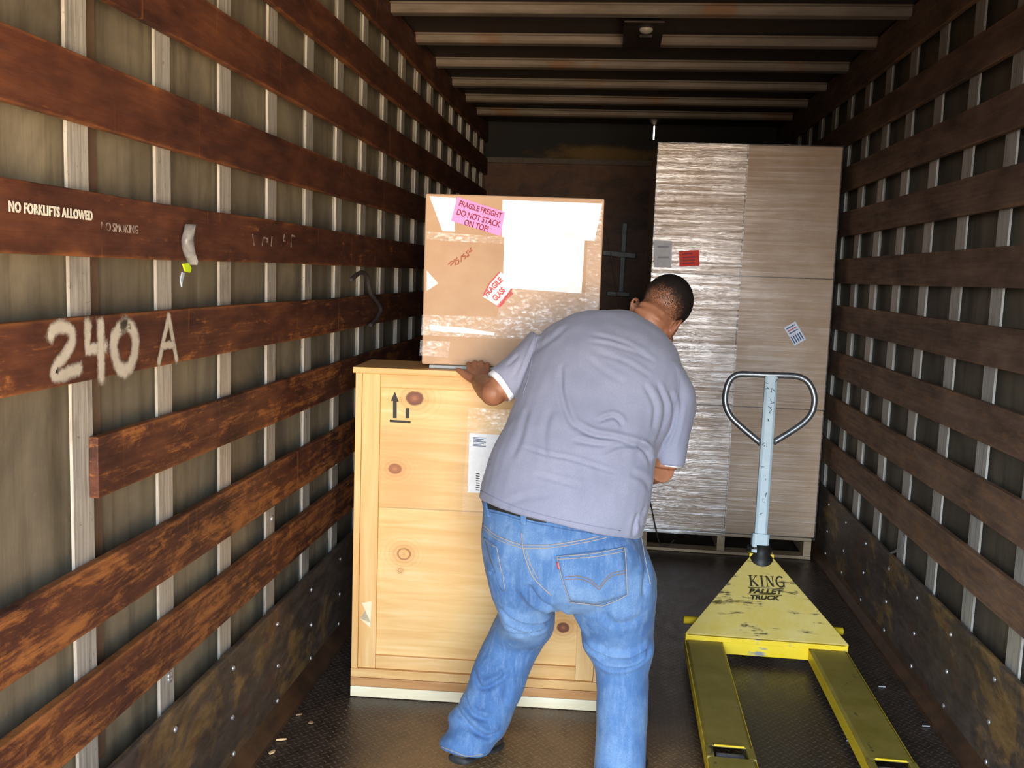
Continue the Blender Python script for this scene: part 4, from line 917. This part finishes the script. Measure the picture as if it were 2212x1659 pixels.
# head frame
HU = Vector((.52, .48, .70)).normalized(); HR = Vector((.78, -.44, -.44)); HR = (HR-HU*HR.dot(HU)).normalized(); HF = HU.cross(HR)
HC = at(1436, 664, 3.33)
def H(r, f, u): return HC+HR*r+HF*f+HU*u
AX = (HR, HF, HU)
bb.ball(H(0, -.008, .018), .080, .098, .088, AX, 28, 20)             # cranium
bb.ball(H(0, .025, -.052), .075, .076, .085, AX, 24, 16)             # face block
bb.ball(H(0, .05, -.112), .054, .05, .042, AX, 20, 14)               # jaw and chin
bb.ball(H(0, .082, -.138), .024, .020, .018, AX)
bb.ball(H(0, .092, -.014), .052, .018, .016, AX)                     # brow
for s in (-1, 1):
    bb.ball(H(.042*s, .080, -.062), .026, .022, .022, AX); bb.ball(H(.032*s, .096, -.036), .014, .010, .009, AX)  # cheek, closed lid
    bb.ball(H(.060*s, .008, -.098), .024, .042, .040, AX)            # jaw corner
bb.loft([[H(x*w, f, u-.028) for x, f in ((-1, .086), (-.5, .086+d), (.5, .086+d), (1, .086))] for u, w, d in ((.0, .008, .014), (-.025, .012, .028), (-.042, .017, .036), (-.050, .014, .018))])   # nose
bb.ball(H(0, .098, -.097), .022, .010, .006, AX); bb.ball(H(0, .096, -.109), .019, .010, .007, AX)                                     # lips
NB = at(1388, 724, 3.27)
bb.tube([NB-HU*.05, NB+HU*.01, H(0, -.020, -.08), H(0, -.012, -.03)], [.076, .068, .068, .070], 24)
bb.ball(H(-.005, -.064, -.066), .052, .024, .018, AX); bb.ball(H(-.004, -.062, -.094), .056, .024, .018, AX)                            # rolls at the nape
for s in (-1, 1):                                                    # ears
    e = [H((.079+.008*k)*s, y-.012, z*.88-.058) for k, y, z in ((.2, .014, .012), (.8, -.004, .028), (1.5, -.022, .022), (1.8, -.028, .004), (1.4, -.020, -.016), (.7, -.004, -.030), (.1, .010, -.034))]
    bb.tube(sm(e, 4), .0050, 10); bb.ball(H(.079*s, -.020, -.060), .006, .018, .026, AX)
# arms
def limb(pts, rs): bb.tube(sm(pts, 5), list(np.interp(np.linspace(0, len(pts)-1, (len(pts)-1)*5+1), range(len(pts)), rs)), 20)
LS, LE, LW = at(1180, 770, 3.19), at(1068, 846, 3.125), at(1036, 826, 3.335)
limb([LS, at(1110, 815, 3.15), LE+Vector((.01, 0, .003))], [.062, .056, .048]); limb([LE, LE*.6+LW*.4+Vector((0, 0, .0)), LW], [.0485, .046, .029])
bb.ball(LE+Vector((-.004, -.012, -.004)), .043)
RS, RE = at(1434, 815, 3.17), at(1431, 1012, 3.115); RWr = Vector((.075, 3.335, .93))
limb([RS, at(1444, 900, 3.15), RE], [.062, .056, .045]); limb([RE, RE*.6+RWr*.4, RWr], [.047, .044, .03])
# hands
def hand(W, dirp, up, side, fingers, thumb, wid=.086, th=.026):
    # W wrist, dirp towards the knuckles, up = back of the hand, side = towards the thumb
    L = .088; rings = []
    for t, wd, h in ((-.1, .030, .024), (.15, .034, .024), (.5, .041, .024), (.85, .0435, .022), (1.0, .041, .019)):
        c = W+dirp*(L*t); rings.append([c+side*(wd*math.cos(a))+up*(h*.62*math.sin(a)) for a in [2*math.pi*k/20 for k in range(20)]])
    bb.loft(interp(rings, 3))
    for (o, segs, r) in fingers:
        p = [W+dirp*(L*.9)+side*o]; a = 0
        for ln, an in segs:
            a += an; p.append(p[-1]+(dirp*math.cos(math.radians(a))-up*math.sin(math.radians(a)))*ln)
        bb.tube(sm(p, 4), list(np.interp(np.linspace(0, len(p)-1, (len(p)-1)*4+1), range(len(p)), [r*1.12, r*1.08, r, r*.82])), 12); bb.ball(p[-1], r*.82)
    p = [W+dirp*.02+side*.022]+[W+dirp*a+side*b-up*c for a, b, c in thumb]
    bb.tube(sm(p, 4), list(np.interp(np.linspace(0, len(p)-1, (len(p)-1)*4+1), range(len(p)), [.017, .0145, .0115, .009])), 12); bb.ball(p[-1], .009)
ctop = CH
# left hand on the crate's top front edge: fingers lie on the ledge against the box
KN = CT(.40, .012, ctop+.030); 
kpx = at(1033, 803, 3.40); uK = (Vector((kpx.x, kpx.y, 0))-CO).dot(Vector((ca, sa, 0)))
KN = CT(uK, -.024, ctop+.008); dl = (KN-LW).normalized(); sdl = Vector((-1, -.12, .0)); sdl = (sdl-dl*sdl.dot(dl)).normalized(); upl = sdl.cross(dl); upl = upl if upl.z > 0 else -upl
WL = KN-dl*.085
fing = [(.036, [(.036, -12), (.026, 40), (.019, 40)], .0084), (.0125, [(.039, -18), (.027, 46), (.020, 40)], .0086), (-.0115, [(.037, -22), (.026, 50), (.019, 40)], .0084), (-.034, [(.030, -22), (.020, 50), (.016, 34)], .0076)]
hand(WL, dl, upl, sdl, fing, [(.045, .046, -.002), (.068, .064, -.004), (.086, .076, -.002)])
limb([LW, WL+dl*.012], [.03, .028])
# right hand pressed flat on the crate front, hidden ahead of the body
KR = CT(CW-.13, -.026, .97); dr = Vector((-.35, .12, .93)).normalized(); sr = Vector((-1, 0, -.3)); sr = (sr-dr*sr.dot(dr)).normalized(); ur = Vector((0, -1, 0)); ur = (ur-dr*ur.dot(dr)-sr*ur.dot(sr)).normalized()
WR_ = KR-dr*.085
fing = [(.031, [(.036, 4), (.024, 3), (.019, 2)], .0088), (.011, [(.040, 3), (.027, 3), (.020, 2)], .009), (-.010, [(.037, 3), (.025, 3), (.020, 2)], .0087), (-.029, [(.029, 4), (.019, 3), (.017, 2)], .0078)]
hand(WR_, dr, ur, sr, fing, [(.04, .048, .004), (.06, .068, .006), (.074, .08, .006)])
limb([RWr, WR_+dr*.01], [.03, .027])
body = remesh(bb, 'body', SKIN, .0042, 3, man)
# nape creases
def hair_mat():
    m = M('short faded black hair'); P = m.n('ShaderNodeVectorMath', operation='SUBTRACT'); m.put(P.inputs[0], m.pos); P.inputs[1].default_value = HC
    def dot(v):
        d = m.n('ShaderNodeVectorMath', operation='DOT_PRODUCT'); m.put(d.inputs[0], P.outputs[0]); d.inputs[1].default_value = v; return d.outputs['Value']
    u = dot(HU); f = dot(HF); n = m.noise(420, 3, .6); n2 = m.noise(45, 4, .6)
    h = m.math('ADD', u, m.math('MULTIPLY', m.math('SUBTRACT', n2, .5), .035)); h = m.math('ADD', h, m.math('MULTIPLY', f, .35))
    dens = m.rng(h, -.080, .070, .22, 1); a = m.math('MULTIPLY', m.rng(n, m.math('SUBTRACT', .62, m.math('MULTIPLY', dens, .55)), m.math('SUBTRACT', .78, m.math('MULTIPLY', dens, .55))), m.rng(h, -.095, -.070))
    return m.out(m.ramp(n, [(.3, '0e0b0a'), (.7, '241c18')]), .65, 0, n, .6, .003, alpha=a, spec=.25)
def hair():
    # buzzed hair: a close shell grown off the scalp
    me = body.data; idx = {}; vs = []; fs = []
    def inhair(v):
        d = v.co-HC; r, f, u = d.dot(HR), d.dot(HF), d.dot(HU)
        if d.length > .15: return False
        return u > -.10+max(0, f+.02)*1.35 and not (abs(r) > .083 and u < -.015)
    keep = [p for p in me.polygons if all(inhair(me.vertices[i]) for i in p.vertices)]
    for p in keep:
        q = []
        for i in p.vertices:
            if i not in idx:
                v = me.vertices[i]; u = (v.co-HC).dot(HU); lift = .0015+.006*min(1, max(0, (u+.03)/.08)); idx[i] = len(vs); vs.append(v.co+v.normal*lift)
            q.append(idx[i])
        fs.append(q)
    o = MB().add(vs, fs).build('hair', hair_mat(), body, 0, True); return o
hair()

# ------------------------------------------------------------------ small things
XI = XL+.012
bag = thing('plastic_bag', atX(395, 540, XI), 'torn grey plastic bag caught on the stencilled board of the left wall', 'plastic bag')
def blob(path, wid, th, name, mat, parent, jit=.004):
    P = [atX(x, y, XI) for x, y in path]; rings = []
    for i, (p, w_) in enumerate(zip(P, wid)):
        rings.append([p+Vector((th*(.5+.5*math.sin(a)), w_*math.cos(a), 0))+Vector((abs(random.uniform(-jit, jit)), random.uniform(-jit, jit), 0)) for a in [2*math.pi*k/14 for k in range(14)]])
    return MB().loft(interp(rings, 3)).build(name, mat, parent, 0, True)
blob([(398, 484), (394, 500), (392, 520), (396, 545), (402, 562), (403, 572)], [.004, .012, .016, .015, .009, .004], .03, 'bag_film', simple('crumpled grey plastic', '605e5d', '858381', .4, 0, 40, .4), bag)
MB().slab([atX(x, y, XI+.006) for x, y in ((393, 570), (404, 568), (411, 580), (408, 589), (398, 586))], (1, 0, 0), .004).build('yellow_tag', simple('neon yellow tag', 'b6d80c', 'cdee1a', .5), bag)
MB().slab([atX(x, y, XI+.006) for x, y in ((392, 588), (397, 590), (393, 606), (391, 620), (388, 604))], (1, 0, 0), .003).build('bag_shred', simple('clear bag shred', '8d9db0', 'aebccc', .3), bag)
st = MB().tube(sm([atX(x, y, XL+.016) for x, y in ((757, 606), (778, 589), (793, 597), (800, 632), (815, 652), (822, 670), (812, 690), (799, 703))], 5), .010, 8).build('webbing_strap', simple('dark webbing', '2a2526', '453c3e', .8, 0, 80), None, 0, True)
tag(st, 'dark strap looped around a left-wall board behind the crate', 'strap')
st = MB().loft([[p+Vector((0, a*.028, 0))+Vector((b*.003, 0, 0)) for a, b in ((-1, -1), (1, -1), (1, 1), (-1, 1))] for p in sm([atX(x, y, XR+.030) for x, y in ((1899, 386), (1893, 440), (1888, 500), (1882, 552))], 4)]).build('webbing_strap', simple('grey webbing', '4d4b50', '626066', .7, 0, 80), None)
tag(st, 'grey strap hanging behind the right-wall boards beside the carton stack', 'strap')
ms = MB().loft([[p+Vector((0, a*.012, 0))+Vector((b*.002, 0, 0)) for a, b in ((-1, -1), (1, -1), (1, 1), (-1, 1))] for p in sm([atX(x, y, XR+.006) for x, y in ((1921, 1196), (1936, 1190), (1948, 1176), (1952, 1158))], 4)]).build('metal_strip', BOLT, None)
tag(ms, 'short bent shiny metal strip above the right kick board', 'metal strip')
fr = thing('wall_rack', at(1343, 632, YB-.02), 'dull grey metal upright with two crossbars on the plywood back wall', 'rack')
GREYM = simple('dull grey metal', '4d5252', '666c6b', .5, .3, 20)
def barpx(name, p, q, w_, d=.03, lift=.02):
    a, b = at(*p, YB-lift), at(*q, YB-lift); t = (b-a).normalized(); n = Vector((0, 1, 0)).cross(t)*w_/2
    MB().slab([a+n, b+n, b-n, a-n], (0, -1, 0), d).build(name, GREYM, fr, .004)
barpx('upright', (1350, 482), (1341, 634), .042); barpx('crossbar', (1302, 546), (1373, 553), .045, .02, .051); barpx('crossbar', (1311, 634), (1360, 636), .04, .02, .051)
nt_ = MB().slab([at(x, y, YB-.004) for x, y in ((1314, 670), (1345, 672), (1345, 681), (1316, 679))], (0, -1, 0), .002).build('paper_notice', WHITE, None)
tag(nt_, 'small pale paper on the back wall just left of the head of the person', 'paper')
cdm = simple('pale cord', '6e5a48', '8a745e', .8)
tag(MB().tube(sm([at(x, y, YB-.09) for x, y in ((1309, 492), (1322, 560), (1331, 625), (1343, 690))], 5), .004, 6).build('cord', cdm, None, 0, True), 'thin pale cord hanging in front of the grey rack on the back wall', 'cord')
tag(MB().tube(sm([at(x, y, YS-.03) for x, y in ((1401, 1070), (1408, 1100), (1416, 1140), (1423, 1168), (1432, 1178), (1446, 1176), (1456, 1166))], 6), .004, 6).build('cord', BLACKINK, None, 0, True), 'thin black cord dangling against the pallet under the shiny cartons', 'cord')
CH_ = ((590, 1597, .036, .010, 20, 'bright wood sliver on the floor left of the crate, nearer the door'), (575, 1625, .028, .014, 65, 'wider tan wood chip on the floor beside the left kick board'), (672, 1562, .018, .018, 10, 'small round brown crumb on the floor in front of the crate corner'), (627, 1543, .024, .008, 30, 'dull brown splinter by the left floor lip, farthest of the scraps'))
for x, y, l, w_, a, lab in CH_:
    p = atZ(x, y, .003); p.x = max(p.x, -1.07); a = math.radians(a); d = Vector((math.cos(a), math.sin(a), 0))*l/2; n = Vector((-math.sin(a), math.cos(a), 0))*w_/2
    o = MB().slab([p-d-n*.6, p+d*.3-n, p+d-n*.3, p+d*.9+n*.6, p-d*.2+n, p-d*.9+n*.5], (0, 0, 1), .005).build('wood_chip', CHIPM if 'crumb' not in lab and 'dull' not in lab else simple('brown crumb '+str(x), '8a6a4a', 'a07e5a'), None, .001); tag(o, lab, 'wood chip', 'scraps on the floor')
for x, y, lab in ((1905, 1484, 'pale paper shred on the floor between the right fork and the right wall'), (1836, 1601, 'pale paper shred on the floor between the two forks'), (2000, 1569, 'pale paper shred lying by the right floor lip')):
    p = atZ(x, y, .003); o = MB().slab([p+Vector(v) for v in ((-.014, -.003, 0), (.015, .0, 0), (.016, .004, 0), (-.012, .003, 0))], (0, 0, 1), .003).build('paper_shred', GREYPAPER, None); tag(o, lab, 'paper shred', 'shreds on the floor')
